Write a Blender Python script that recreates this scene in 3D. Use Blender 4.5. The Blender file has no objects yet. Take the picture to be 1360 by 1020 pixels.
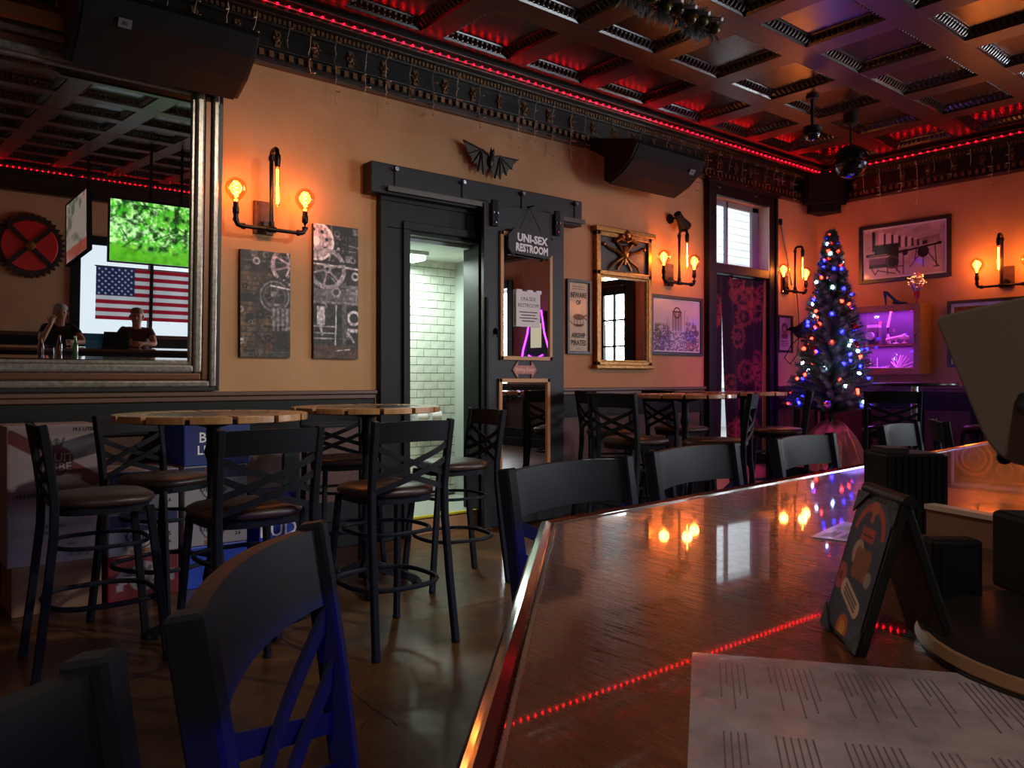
import bpy, bmesh, math, random
import numpy as np
from mathutils import Vector, Matrix
random.seed(7)
RNG = np.random.default_rng(5)
PI = math.pi
sc = bpy.context.scene
C = sc.collection

# ------------------------------------------------------------------ camera, exposure, world, big lights
F, TH, HZ, EYE = 1060.0, math.radians(50.5), 503.0, 1.25       # focal length in pixels, heading, horizon row, eye height
SN, CS = math.sin(TH), math.cos(TH)
WL, WB, WO, WS = 5.4, 9.5, -4.7, -3.0                          # planes: left wall Y, back wall X, opposite wall Y, side wall X
cam = bpy.data.objects.new('camera', bpy.data.cameras.new('camera'))
C.objects.link(cam); sc.camera = cam
cam.data.sensor_width = 36; cam.data.lens = 36*F/1360
cam.data.shift_y = -7/1360; cam.data.clip_start = 0.02
cam.location = (0, 0, EYE); cam.rotation_euler = (PI/2, 0, TH-PI/2)
sc.view_settings.view_transform = 'Standard'; sc.view_settings.look = 'None'
sc.view_settings.exposure = 0.0; sc.view_settings.gamma = 1.0
sc.view_settings.use_curve_mapping = False
w = bpy.data.worlds.new('sky'); sc.world = w; w.use_nodes = True
bg = w.node_tree.nodes['Background']; bg.inputs[0].default_value = (0.80, 0.90, 1.0, 1); bg.inputs[1].default_value = 1.1

def lamp(kind, name, loc, col, power, rot=None, aim=None, size=None, sy=None, radius=None, spot=None, blend=.5):
    d = bpy.data.lights.new(name, kind); d.color = col; d.energy = power
    if kind == 'AREA':
        d.shape = 'RECTANGLE'; d.size = size; d.size_y = sy or size
    if radius is not None and kind != 'AREA': d.shadow_soft_size = radius
    if spot: d.spot_size = spot; d.spot_blend = blend
    o = bpy.data.objects.new(name, d); C.objects.link(o); o.location = loc
    if aim is not None: o.rotation_euler = (Vector(aim)-Vector(loc)).to_track_quat('-Z', 'Y').to_euler()
    if rot is not None: o.rotation_euler = rot
    return o
DAY = (0.86, 0.93, 1.0)
lamp('AREA', 'daylight_entrance_door', (WB+.75, 1.55, 1.9), DAY, 260, aim=(3.0, 4.2, 1.3), size=1.0, sy=2.6)
lamp('AREA', 'daylight_storefront', (WB+.6, -2.7, 2.0), DAY, 430, aim=(2.5, 4.0, 1.2), size=3.0, sy=2.0)
lamp('AREA', 'daylight_on_siding', (12.5, 7.2, 7.5), DAY, 2300, aim=(11, 13, 2.8), size=6, sy=4)
lamp('SPOT', 'pink_wall_wash', (5.4, 1.2, 3.75), (1, .3, .34), 150, aim=(6.0, 5.4, 1.2), radius=.1, spot=math.radians(58), blend=1)
lamp('SPOT', 'bar_fill_spot', (-.9, -.9, 3.75), (1, .86, .72), 130, aim=(.9, .5, 1.0), radius=.12, spot=math.radians(75), blend=.9)  # fill spot added to brighten the bar top, without a fixture
lamp('SPOT', 'room_fill_spot', (3.6, -.3, 3.75), (1, .9, .76), 470, aim=(2.3, 5.4, .6), radius=.07, spot=math.radians(58), blend=1)  # added spot that brightens the left wall; no lamp is built here
lamp('AREA', 'restroom_ceiling_light', (3.75, 5.95, 2.27), (.86, 1.0, .9), 26, rot=(0, 0, 0), size=.4, sy=.3)
lamp('SPOT', 'purple_stage_beam', (8.55, 4.75, 1.95), (.38, .06, 1.0), 220, aim=(6.1, 3.1, 3.9), radius=.05, spot=math.radians(44), blend=.8)
lamp('SPOT', 'magenta_wall_beam', (6.9, 1.6, 3.7), (.9, .05, .6), 330, aim=(8.2, 5.4, 1.2), radius=.06, spot=math.radians(50), blend=1)

# ------------------------------------------------------------------ helpers
def L(px, py, Y=WL):
    t = (px-680)/F; d = Y/(SN-t*CS); return (d*(CS+t*SN), EYE+(HZ-py)/F*d)       # pixel -> (X, z) on a plane parallel to the left wall
def R(px, py, X=WB):
    t = (px-680)/F; d = X/(CS+t*SN); return (d*(SN-t*CS), EYE+(HZ-py)/F*d)       # pixel -> (Y, z) on a plane parallel to the back wall
def atz(px, py, z):
    d = F*(EYE-z)/(py-HZ); l = (px-680)/F*d; return (d*CS+l*SN, d*SN-l*CS)
def atd(px, py, d):
    l = (px-680)/F*d; return Vector((d*CS+l*SN, d*SN-l*CS, EYE+(HZ-py)/F*d))

def lin(c):
    if isinstance(c, str): c = tuple(int(c[i:i+2], 16)/255 for i in (0, 2, 4))
    return tuple(((x/12.92) if x <= .04045 else ((x+.055)/1.055)**2.4) for x in c)

MATS = {}
def mat(name, col, rough=.5, metal=0., emit=None, es=0., coat=0., var=None, bump=None, spec=.5, stretch=(1, 1, 1), trans=0.):
    if name in MATS: return MATS[name]
    m = bpy.data.materials.new(name); m.use_nodes = True
    nt = m.node_tree; b = nt.nodes['Principled BSDF']
    c = lin(col)
    b.inputs['Base Color'].default_value = (*c, 1); b.inputs['Roughness'].default_value = rough
    b.inputs['Metallic'].default_value = metal; b.inputs['Specular IOR Level'].default_value = spec
    if coat: b.inputs['Coat Weight'].default_value = coat; b.inputs['Coat Roughness'].default_value = .08
    if emit is not None:
        b.inputs['Emission Color'].default_value = (*lin(emit), 1); b.inputs['Emission Strength'].default_value = es
    if var or bump:
        tc = nt.nodes.new('ShaderNodeTexCoord'); mp = nt.nodes.new('ShaderNodeMapping')
        mp.inputs['Scale'].default_value = stretch; nt.links.new(tc.outputs['Object'], mp.inputs['Vector'])
    if var:
        sca, c2 = var
        n = nt.nodes.new('ShaderNodeTexNoise'); n.inputs['Scale'].default_value = sca; n.inputs['Detail'].default_value = 6; n.inputs['Roughness'].default_value = .65
        r = nt.nodes.new('ShaderNodeValToRGB'); r.color_ramp.elements[0].position = .35; r.color_ramp.elements[1].position = .68
        r.color_ramp.elements[0].color = (*c, 1); r.color_ramp.elements[1].color = (*lin(c2), 1)
        nt.links.new(mp.outputs[0], n.inputs['Vector']); nt.links.new(n.outputs['Fac'], r.inputs[0]); nt.links.new(r.outputs[0], b.inputs['Base Color'])
    if bump:
        sca, st = bump
        n = nt.nodes.new('ShaderNodeTexNoise'); n.inputs['Scale'].default_value = sca; n.inputs['Detail'].default_value = 4
        bp = nt.nodes.new('ShaderNodeBump'); bp.inputs['Strength'].default_value = st; bp.inputs['Distance'].default_value = .01
        nt.links.new(mp.outputs[0], n.inputs['Vector']); nt.links.new(n.outputs['Fac'], bp.inputs['Height']); nt.links.new(bp.outputs[0], b.inputs['Normal'])
    MATS[name] = m; return m

def glow(name, col, es):
    if name in MATS: return MATS[name]
    m = bpy.data.materials.new(name); m.use_nodes = True; nt = m.node_tree; nt.nodes.clear()
    e = nt.nodes.new('ShaderNodeEmission'); e.inputs[0].default_value = (*lin(col), 1); e.inputs[1].default_value = es
    o = nt.nodes.new('ShaderNodeOutputMaterial'); nt.links.new(e.outputs[0], o.inputs[0]); MATS[name] = m; return m

def clear(name, tint=(1, 1, 1), refl=.06, rough=.02, edge=True):
    if name in MATS: return MATS[name]
    m = bpy.data.materials.new(name); m.use_nodes = True; nt = m.node_tree; nt.nodes.clear()
    t = nt.nodes.new('ShaderNodeBsdfTransparent'); t.inputs[0].default_value = (*tint, 1)
    g = nt.nodes.new('ShaderNodeBsdfGlossy'); g.inputs['Roughness'].default_value = rough
    mx = nt.nodes.new('ShaderNodeMixShader'); o = nt.nodes.new('ShaderNodeOutputMaterial')
    if edge:
        lw = nt.nodes.new('ShaderNodeLayerWeight'); lw.inputs[0].default_value = .25
        mm = nt.nodes.new('ShaderNodeMath'); mm.operation = 'MULTIPLY_ADD'; mm.inputs[1].default_value = .5; mm.inputs[2].default_value = refl
        nt.links.new(lw.outputs['Facing'], mm.inputs[0]); nt.links.new(mm.outputs[0], mx.inputs[0])
    else: mx.inputs[0].default_value = refl
    nt.links.new(t.outputs[0], mx.inputs[1]); nt.links.new(g.outputs[0], mx.inputs[2]); nt.links.new(mx.outputs[0], o.inputs[0])
    MATS[name] = m; return m

def inkmat(name, rough=.6, es=0., trans=False):
    if name in MATS: return MATS[name]
    m = bpy.data.materials.new(name); m.use_nodes = True; nt = m.node_tree; b = nt.nodes['Principled BSDF']
    a = nt.nodes.new('ShaderNodeVertexColor'); a.layer_name = 'ink'
    b.inputs['Roughness'].default_value = rough
    if es:
        b.inputs['Base Color'].default_value = (.01, .01, .01, 1)
        nt.links.new(a.outputs[0], b.inputs['Emission Color']); b.inputs['Emission Strength'].default_value = es
    else: nt.links.new(a.outputs[0], b.inputs['Base Color'])
    if trans:
        tr = nt.nodes.new('ShaderNodeBsdfTranslucent'); mx = nt.nodes.new('ShaderNodeMixShader'); mx.inputs[0].default_value = .7
        nt.links.new(a.outputs[0], tr.inputs[0]); nt.links.new(b.outputs[0], mx.inputs[1]); nt.links.new(tr.outputs[0], mx.inputs[2])
        nt.links.new(mx.outputs[0], nt.nodes['Material Output'].inputs[0])
    MATS[name] = m; return m

class MB:
    def __init__(s): s.v = []; s.f = []; s.m = []
    def add(s, vs, fs, mi=0):
        o = len(s.v); s.v += [tuple(v) for v in vs]; s.f += [tuple(i+o for i in f) for f in fs]; s.m += [mi]*len(fs); return s
    def box(s, x0, x1, y0, y1, z0, z1, mi=0):
        return s.add([(x, y, z) for z in (z0, z1) for y in (y0, y1) for x in (x0, x1)],
                     [(0, 2, 3, 1), (4, 5, 7, 6), (0, 1, 5, 4), (2, 6, 7, 3), (0, 4, 6, 2), (1, 3, 7, 5)], mi)
    def prism(s, poly, z0, z1, mi=0, axis='z'):
        n = len(poly)
        if axis == 'z': vs = [(x, y, z0) for x, y in poly]+[(x, y, z1) for x, y in poly]
        elif axis == 'y': vs = [(x, z0, y) for x, y in poly]+[(x, z1, y) for x, y in poly]
        else: vs = [(z0, x, y) for x, y in poly]+[(z1, x, y) for x, y in poly]
        return s.add(vs, [tuple(range(n))[::-1], tuple(range(n, 2*n))]+[(i, (i+1) % n, n+(i+1) % n, n+i) for i in range(n)], mi)
    def sweep(s, pts, prof, closed=False, up=(0, 0, 1), mi=0, scale=None):
        P = [Vector(p) for p in pts]; n = len(P); k = len(prof); vs = []; up = Vector(up)
        for i in range(n):
            if closed: t = P[(i+1) % n]-P[i-1]
            else: t = P[min(i+1, n-1)]-P[max(i-1, 0)]
            t.normalize(); a = up.cross(t)
            if a.length < 1e-3: a = Vector((1, 0, 0)).cross(t)
            if a.length < 1e-3: a = Vector((0, 1, 0)).cross(t)
            a.normalize(); b = t.cross(a); q = scale[i] if scale else 1
            vs += [P[i]+a*x*q+b*y*q for x, y in prof]
        fs = []
        for i in range(n if closed else n-1):
            j = (i+1) % n
            fs += [(i*k+m, i*k+(m+1) % k, j*k+(m+1) % k, j*k+m) for m in range(k)]
        if not closed: fs += [tuple(range(k))[::-1], tuple((n-1)*k+m for m in range(k))]
        return s.add(vs, fs, mi)
    def tube(s, pts, r, n=8, **kw):
        return s.sweep(pts, [(r*math.cos(2*PI*i/n), r*math.sin(2*PI*i/n)) for i in range(n)], **kw)
    def bar(s, pts, wx, wy, **kw):
        return s.sweep(pts, [(-wx/2, -wy/2), (wx/2, -wy/2), (wx/2, wy/2), (-wx/2, wy/2)], **kw)
    def lathe(s, prof, n=16, c=(0, 0, 0), axis='z', mi=0, sx=1, sy=1):
        vs = []; k = len(prof)
        for i in range(n):
            a = 2*PI*i/n
            for r, z in prof:
                p = (r*math.cos(a)*sx, r*math.sin(a)*sy, z)
                if axis == 'y': p = (p[0], p[2], p[1])
                if axis == 'x': p = (p[2], p[0], p[1])
                vs.append((p[0]+c[0], p[1]+c[1], p[2]+c[2]))
        fs = [(i*k+m, ((i+1) % n)*k+m, ((i+1) % n)*k+m+1, i*k+m+1) for i in range(n) for m in range(k-1)]
        fs += [tuple(i*k for i in range(n))[::-1], tuple(i*k+k-1 for i in range(n))]
        return s.add(vs, fs, mi)
    def ball(s, c, r, n=10, m=6, mi=0, sx=1, sy=1, sz=1):
        prof = [(max(1e-4, r*math.sin(PI*j/m)), -r*math.cos(PI*j/m)*sz) for j in range(m+1)]
        return s.lathe(prof, n, c, mi=mi, sx=sx, sy=sy)
    def build(s, name, mats, parent=None, smooth=None, bevel=0, seg=2, loc=None, rot=None):
        me = bpy.data.meshes.new(name); me.from_pydata(s.v, [], s.f)
        if not isinstance(mats, (list, tuple)): mats = [mats]
        for m in mats: me.materials.append(m)
        if len(mats) > 1: me.polygons.foreach_set('material_index', s.m)
        b = bmesh.new(); b.from_mesh(me); bmesh.ops.recalc_face_normals(b, faces=b.faces); b.to_mesh(me); b.free()
        if smooth is not None:
            me.polygons.foreach_set('use_smooth', [True]*len(me.polygons)); me.set_sharp_from_angle(angle=math.radians(smooth))
        return obj(name, me, parent, bevel, seg, loc, rot)
def obj(name, me, parent=None, bevel=0, seg=2, loc=None, rot=None):
    o = bpy.data.objects.new(name, me); C.objects.link(o)
    if parent: o.parent = parent
    if loc is not None: o.location = loc
    if rot is not None: o.rotation_euler = rot
    if bevel:
        md = o.modifiers.new('bevel', 'BEVEL'); md.width = bevel; md.segments = seg; md.limit_method = 'ANGLE'; md.angle_limit = math.radians(40)
    return o
def tag(o, label, cat, group=None):
    o['label'] = label; o['category'] = cat
    if group: o['group'] = group
    return o
def thing(name, label, cat, loc=(0, 0, 0), rz=0, group=None, rot=None):
    o = bpy.data.objects.new(name, None); C.objects.link(o); o.empty_display_size = .05
    o.location = loc; o.rotation_euler = rot or (0, 0, rz); return tag(o, label, cat, group)
def struct(o): o['kind'] = 'structure'; return o
def stuff(o): o['kind'] = 'stuff'; return o
def lab(o, t): o['label'] = t; return o
def copy_tree(o, parent=None):
    c = o.copy(); C.objects.link(c); c.parent = parent
    for ch in list(o.children): copy_tree(ch, c)
    return c
def text(name, body, size, m, parent, loc, align='CENTER', rot=(PI/2, 0, 0), sx=1, font_off=0., space=1.):
    cu = bpy.data.curves.new(name, 'FONT'); cu.body = body; cu.size = size; cu.align_x = align; cu.align_y = 'CENTER'; cu.offset = font_off
    cu.resolution_u = 2; cu.space_line = space
    t = bpy.data.objects.new('tmp_text', cu); me = bpy.data.meshes.new_from_object(t); bpy.data.objects.remove(t)
    me.name = name; me.materials.clear(); me.materials.append(m)
    o = obj(name, me, parent, loc=loc, rot=rot); o.scale = (sx, 1, 1); return o

# flat printed pictures: a grid whose vertices carry ink colours, lying in local XZ, facing -Y
def vnoise(u, v, s, seed=0, oct=3):
    out = 0; amp = 1; tot = 0
    for k in range(oct):
        g = np.random.default_rng(seed+k).random((64, 64)); x = u*s % 63; y = v*s % 63
        i = np.floor(x).astype(int); j = np.floor(y).astype(int); fx = x-i; fy = y-j; fx = fx*fx*(3-2*fx); fy = fy*fy*(3-2*fy)
        out = out+amp*((g[i, j]*(1-fx)+g[i+1, j]*fx)*(1-fy)+(g[i, j+1]*(1-fx)+g[i+1, j+1]*fx)*fy); tot += amp; amp *= .5; s *= 2.1
    return out/tot
class Art:
    def __init__(s, w, h, nx, nz):
        s.w, s.h, s.nx, s.nz = w, h, nx, nz
        s.x, s.z = np.meshgrid(np.linspace(0, w, nx+1), np.linspace(0, h, nz+1), indexing='ij')
        s.u, s.v = s.x/w, s.z/h; s.c = np.zeros((nx+1, nz+1, 3))
    def fill(s, c): s.c[:] = c; return s
    def put(s, mask, c, a=1.):
        k = np.clip(mask, 0, 1)[..., None]*a; s.c = s.c*(1-k)+np.array(c)*k; return s
    def px(s): return s.w/s.nx
    def soft(s, d): return np.clip(.5-d/s.px(), 0, 1)
    def disc(s, x, z, r, c, a=1.): return s.put(s.soft(np.hypot(s.x-x, s.z-z)-r), c, a)
    def ring(s, x, z, r0, r1, c, a=1.): return s.put(s.soft(np.abs(np.hypot(s.x-x, s.z-z)-(r0+r1)/2)-(r1-r0)/2), c, a)
    def rect(s, x0, x1, z0, z1, c, a=1.): return s.put(s.soft(np.maximum(np.abs(s.x-(x0+x1)/2)-(x1-x0)/2, np.abs(s.z-(z0+z1)/2)-(z1-z0)/2)), c, a)
    def line(s, x0, z0, x1, z1, wd, c, a=1.):
        dx, dz = x1-x0, z1-z0; t = np.clip(((s.x-x0)*dx+(s.z-z0)*dz)/(dx*dx+dz*dz+1e-9), 0, 1)
        return s.put(s.soft(np.hypot(s.x-x0-t*dx, s.z-z0-t*dz)-wd/2), c, a)
    def gear(s, x, z, r, n, c, a=1., hole=.3, tooth=.15):
        an = np.arctan2(s.z-z, s.x-x); rr = np.hypot(s.x-x, s.z-z); ro = r*(1+tooth*(np.sin(an*n) > 0))
        return s.put(s.soft(rr-ro)*(1-s.soft(rr-r*hole)), c, a)
    def wheel(s, x, z, r, c, dark, spokes=6, th=.16):
        s.ring(x, z, r*(1-th), r, c); s.disc(x, z, r*.22, c)
        for k in range(spokes):
            a = 2*PI*k/spokes+.3; s.line(x, z, x+r*math.cos(a)*.9, z+r*math.sin(a)*.9, r*.09, c)
        return s.disc(x, z, r*.09, dark)
    def mesh(s, name, m, parent, loc, wave=None, rot=None):
        y = wave(s.x, s.z) if wave is not None else np.zeros_like(s.x)
        co = np.stack([s.x, y, s.z], -1).reshape(-1, 3); N = s.nz+1
        i, j = np.meshgrid(np.arange(s.nx), np.arange(s.nz), indexing='ij'); a = (i*N+j).ravel()
        fs = np.stack([a, a+N, a+N+1, a+1], -1)
        me = bpy.data.meshes.new(name); me.vertices.add(len(co)); me.vertices.foreach_set('co', co.ravel())
        me.loops.add(fs.size); me.loops.foreach_set('vertex_index', fs.ravel())
        me.polygons.add(len(fs)); me.polygons.foreach_set('loop_start', np.arange(len(fs))*4)
        me.update(calc_edges=True); me.validate()
        c = np.clip(s.c, 0, 1).reshape(-1, 3); c = np.where(c <= .04045, c/12.92, ((c+.055)/1.055)**2.4)
        at = me.color_attributes.new('ink', 'FLOAT_COLOR', 'POINT'); at.data.foreach_set('color', np.concatenate([c, np.ones((len(c), 1))], 1).ravel().astype(np.float32))
        me.materials.append(m)
        if wave is not None: me.polygons.foreach_set('use_smooth', [True]*len(me.polygons))
        return obj(name, me, parent, loc=loc, rot=rot)
INK = inkmat('printed_ink', .55); INKGLOSS = inkmat('print_under_glass', .12); SCREEN = inkmat('screen_picture', .2, es=1.6)

# ------------------------------------------------------------------ materials
BLK = mat('black_painted_wood', '151418', .48, spec=.35, bump=(60, .05)); BLK2 = mat('black_wood_trim', '0d0f0f', .48, spec=.25)
PLASTER = mat('orange_plaster', 'c2946a', .8, var=(2.2, 'b5865a'), bump=(90, .12))
METAL = mat('black_stool_metal', '1e2025', .5, spec=.09); VINYL = mat('brown_vinyl', '3b2a22', .38, bump=(140, .08))
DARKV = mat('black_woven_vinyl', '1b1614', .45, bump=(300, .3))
WOODL = mat('pale_table_wood', 'b88a5a', .35, var=(9, '96683c'), stretch=(1, 6, 1), coat=.5)
WOODD = mat('dark_table_wood', '2a1911', .25, var=(6, '40261a'), coat=.5)
PANEL = mat('brown_wainscot_wood', '4a2a20', .5, var=(5, '5c3628'), stretch=(6, 6, .6))
PIPE = mat('black_iron_pipe', '2a221f', .35, metal=.8); RUST = mat('rusty_red_plate', '5a2a1c', .6, var=(25, '3a1c14'))
TIN = mat('brown_tin_ceiling', '24130d', .24, spec=.6, bump=(14, .05)); TIN2 = mat('bronze_tin_moulding', '2e1c14', .32, metal=.15)
BEAMM = mat('brown_beam', '26160f', .36, bump=(30, .05))
CORN = mat('black_cornice', '15120f', .35); CORN2 = mat('bronze_cornice_relief', '7a5a3e', .35, metal=.6); CORN3 = mat('brown_picture_rail', '5a3b2a', .4)
MIRROR = mat('mirror_glass', 'f2f4f2', .0, metal=1.); GLASS = clear('window_glass', refl=.03)
BULB = clear('amber_bulb_glass', (1, .78, .5), .08); FIL = glow('bulb_filament', 'ffa848', 34)
REDLED = glow('red_led', 'ff0212', 44); BLUELED = glow('blue_led_strip', '0010ff', 120); PURPLE = glow('purple_neon', 'b02cff', 9)
GOLD = mat('antique_gold', 'a8783c', .35, metal=.7, var=(30, '6e4c22')); WHITE = mat('white_paint', 'd8dcd6', .4)
PAPER = mat('white_paper', 'd8d4d2', .6); INKB = mat('black_ink', '16120f', .6); INKW = mat('white_lettering', 'f0ecec', .6, emit='f0ecec', es=.0)
SPK = mat('black_speaker_cabinet', '0b0b0b', .6, spec=.3); GRILLE = mat('speaker_grille_cloth', '0c0d10', .75, spec=.25, bump=(400, .4))
STEEL = mat('chrome_post', 'c8c8d0', .18, metal=1.); CONC = None

def node_floor():
    m = mat('stained_concrete', '3a2815', .3, spec=.5, coat=.15); nt = m.node_tree; b = nt.nodes['Principled BSDF']
    tc = nt.nodes.new('ShaderNodeTexCoord')
    n1 = nt.nodes.new('ShaderNodeTexNoise'); n1.inputs['Scale'].default_value = 1.6; n1.inputs['Detail'].default_value = 8; n1.inputs['Roughness'].default_value = .7; n1.inputs['Distortion'].default_value = .6
    r1 = nt.nodes.new('ShaderNodeValToRGB'); e = r1.color_ramp.elements
    e[0].position = .3; e[0].color = (*lin('2e1c0c'), 1); e[1].position = .72; e[1].color = (*lin('7a5426'), 1); k = r1.color_ramp.elements.new(.5); k.color = (*lin('4e3416'), 1)
    n2 = nt.nodes.new('ShaderNodeTexNoise'); n2.inputs['Scale'].default_value = 14; n2.inputs['Detail'].default_value = 6
    rr = nt.nodes.new('ShaderNodeMapRange'); rr.inputs[3].default_value = .2; rr.inputs[4].default_value = .5
    bp = nt.nodes.new('ShaderNodeBump'); bp.inputs['Strength'].default_value = .12; bp.inputs['Distance'].default_value = .01
    for n in (n1, n2): nt.links.new(tc.outputs['Object'], n.inputs['Vector'])
    nt.links.new(n1.outputs['Fac'], r1.inputs[0]); nt.links.new(r1.outputs[0], b.inputs['Base Color'])
    nt.links.new(n2.outputs['Fac'], rr.inputs[0]); nt.links.new(rr.outputs[0], b.inputs['Roughness'])
    nt.links.new(n2.outputs['Fac'], bp.inputs['Height']); nt.links.new(bp.outputs[0], b.inputs['Normal']); return m
CONC = node_floor()
def node_bar():
    m = mat('varnished_bar_top', '3a1c10', .3, spec=.35, coat=1); nt = m.node_tree; b = nt.nodes['Principled BSDF']; b.inputs['Coat Roughness'].default_value = .03
    tc = nt.nodes.new('ShaderNodeTexCoord')
    n1 = nt.nodes.new('ShaderNodeTexNoise'); n1.inputs['Scale'].default_value = 4; n1.inputs['Detail'].default_value = 7; n1.inputs['Distortion'].default_value = 1.2
    r1 = nt.nodes.new('ShaderNodeValToRGB'); e = r1.color_ramp.elements; e[0].position = .3; e[0].color = (*lin('4a2a18'), 1); e[1].position = .75; e[1].color = (*lin('6e452f'), 1)
    nt.links.new(tc.outputs['Object'], n1.inputs['Vector']); nt.links.new(n1.outputs['Fac'], r1.inputs[0]); nt.links.new(r1.outputs[0], b.inputs['Base Color'])
    add = None                                   # three layers of fine curved scratches
    for k, (sx, sy, rot) in enumerate(((150, 4, .4), (140, 4, 1.35), (130, 4, 2.5))):
        mp = nt.nodes.new('ShaderNodeMapping'); mp.inputs['Scale'].default_value = (sx, sy, 1); mp.inputs['Rotation'].default_value = (0, 0, rot)
        n = nt.nodes.new('ShaderNodeTexNoise'); n.inputs['Scale'].default_value = 2.5; n.inputs['Detail'].default_value = 3; n.inputs['Distortion'].default_value = 1.5
        nt.links.new(tc.outputs['Object'], mp.inputs[0]); nt.links.new(mp.outputs[0], n.inputs['Vector'])
        if add is None: add = n.outputs['Fac']
        else:
            a = nt.nodes.new('ShaderNodeMath'); nt.links.new(add, a.inputs[0]); nt.links.new(n.outputs['Fac'], a.inputs[1]); add = a.outputs[0]
    bp = nt.nodes.new('ShaderNodeBump'); bp.inputs['Strength'].default_value = .006; bp.inputs['Distance'].default_value = .01
    rr = nt.nodes.new('ShaderNodeMapRange'); rr.inputs[1].default_value = 1.2; rr.inputs[2].default_value = 1.9; rr.inputs[3].default_value = .2; rr.inputs[4].default_value = .38
    nt.links.new(add, bp.inputs['Height']); nt.links.new(add, rr.inputs[0]); nt.links.new(rr.outputs[0], b.inputs['Roughness'])
    nt.links.new(bp.outputs[0], b.inputs['Normal']); return m
BARTOP = node_bar()

# ------------------------------------------------------------------ the room
CZ = 3.87
fl = struct(MB().box(WS, WB, WO, WL, -.12, 0).build('floor', CONC))
crk = MB()
for chain in ([(300, 822), (380, 850), (430, 880), (445, 893), (462, 912), (482, 931), (500, 944), (520, 957), (534, 968)], [(500, 944), (488, 958), (474, 974)]):
    q = [atz(*p, 0) for p in chain]
    fine = []
    for a, b in zip(q[:-1], q[1:]):
        for t in (0, .33, .66): fine.append((a[0]+(b[0]-a[0])*t+random.uniform(-.006, .006), a[1]+(b[1]-a[1])*t+random.uniform(-.006, .006), .0008))
    crk.bar(fine, .006, .001)
lab(crk.build('crack', INKB, fl), 'dark crack running through the concrete')

OPX0, OPX1, OPZ = 3.36, 4.10, 2.42           # restroom opening
WX0, WX1, WZ0, WZ1 = 7.33, 8.36, .25, 3.28   # tall curtained window opening
wl = MB()
wl.box(WS, OPX0, WL, WL+.18, 0, 4.1).box(OPX0, OPX1, WL, WL+.18, OPZ, 4.1).box(OPX0, OPX1, WL, WL+.18, 0, .13)
wl.box(OPX1, WX0, WL, WL+.18, 0, 4.1).box(WX0, WX1, WL, WL+.18, WZ1, 4.1).box(WX0, WX1, WL, WL+.18, 0, WZ0).box(WX1, WB+.2, WL, WL+.18, 0, 4.1)
wall_left = struct(wl.build('wall_left', PLASTER))
DY0, DY1, DZ = 1.38, 2.12, 2.75              # entrance door in the back wall, transom above
wb = MB()
SY0, SY1, SZ0, SZ1 = -4.2, -1.2, .95, 3.0      # storefront window further along the back wall
wb.box(WB, WB+.2, DY1, WL, 0, 4.1).box(WB, WB+.2, SY1, DY0, 0, 4.1).box(WB, WB+.2, WO-.2, SY0, 0, 4.1).box(WB, WB+.2, SY0, SY1, 0, SZ0).box(WB, WB+.2, SY0, SY1, SZ1, 4.1).box(WB, WB+.2, DY0, DY1, 3.35, 4.1)
wall_back = struct(wb.build('wall_back', PLASTER))
FX0, FX1, FZ0, FZ1 = 2.95, 5.35, 1.05, 2.75   # street window in the opposite wall
GX0, GX1 = .2, 1.6
wo = MB()
wo.box(WS, GX0, WO-.2, WO, 0, 4.1).box(GX0, GX1, WO-.2, WO, 0, FZ0).box(GX0, GX1, WO-.2, WO, FZ1, 4.1).box(GX1, FX0, WO-.2, WO, 0, 4.1)
wo.box(FX0, FX1, WO-.2, WO, 0, FZ0).box(FX0, FX1, WO-.2, WO, FZ1, 4.1).box(FX1, WB, WO-.2, WO, 0, 4.1)
wall_opp = struct(wo.build('wall_opposite', PLASTER))
wall_side = struct(MB().box(WS-.2, WS, WO, WL, 0, 4.1).build('wall_side', PLASTER))

# wainscot: cap, dark frieze, stiles and brown recessed panels
def wainscot(parent, a, b, place, n):
    """run from a to b along a wall; place(x0,x1,out0,out1,z0,z1) -> box bounds in world axes"""
    rail = MB(); cap = MB()
    cap.box(*place(a, b, 0, .055, 1.135, 1.165)); cap.box(*place(a, b, 0, .035, 1.10, 1.135))
    rail.box(*place(a, b, 0, .018, .915, 1.10)); rail.box(*place(a, b, 0, .03, .895, .92)); rail.box(*place(a, b, 0, .02, .16, .34)); rail.box(*place(a, b, 0, .03, 0, .16))
    st = (b-a)/n
    for k in range(n+1):
        x = a+k*st; rail.box(*place(max(a, x-.06), min(b, x+.06), 0, .02, .34, .895))
    for k in range(n):
        lab(MB().box(*place(a+k*st+.06, a+(k+1)*st-.06, 0, .006, .34, .895)).build('panel', PANEL, parent), 'brown recessed wood panel')
    lab(rail.build('panel_frame', BLK2, parent, bevel=.004), 'black wainscot frame'); lab(cap.build('rail_cap', CORN3, parent, bevel=.006), 'brown chair rail cap')
onL = lambda x0, x1, o0, o1, z0, z1: (x0, x1, WL-o1, WL-o0, z0, z1)
onB = lambda y0, y1, o0, o1, z0, z1: (WB-o1, WB-o0, y0, y1, z0, z1)
onO = lambda x0, x1, o0, o1, z0, z1: (x0, x1, WO+o0, WO+o1, z0, z1)
wainscot(wall_left, WS, 3.08, onL, 9); wainscot(wall_left, 4.32, 7.15, onL, 5); wainscot(wall_left, 8.53, WB, onL, 2)
wainscot(wall_back, 2.3, WL-.06, onB, 5); wainscot(wall_back, WO, 1.2, onB, 9); wainscot(wall_opp, WS, WB, onO, 20)

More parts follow.
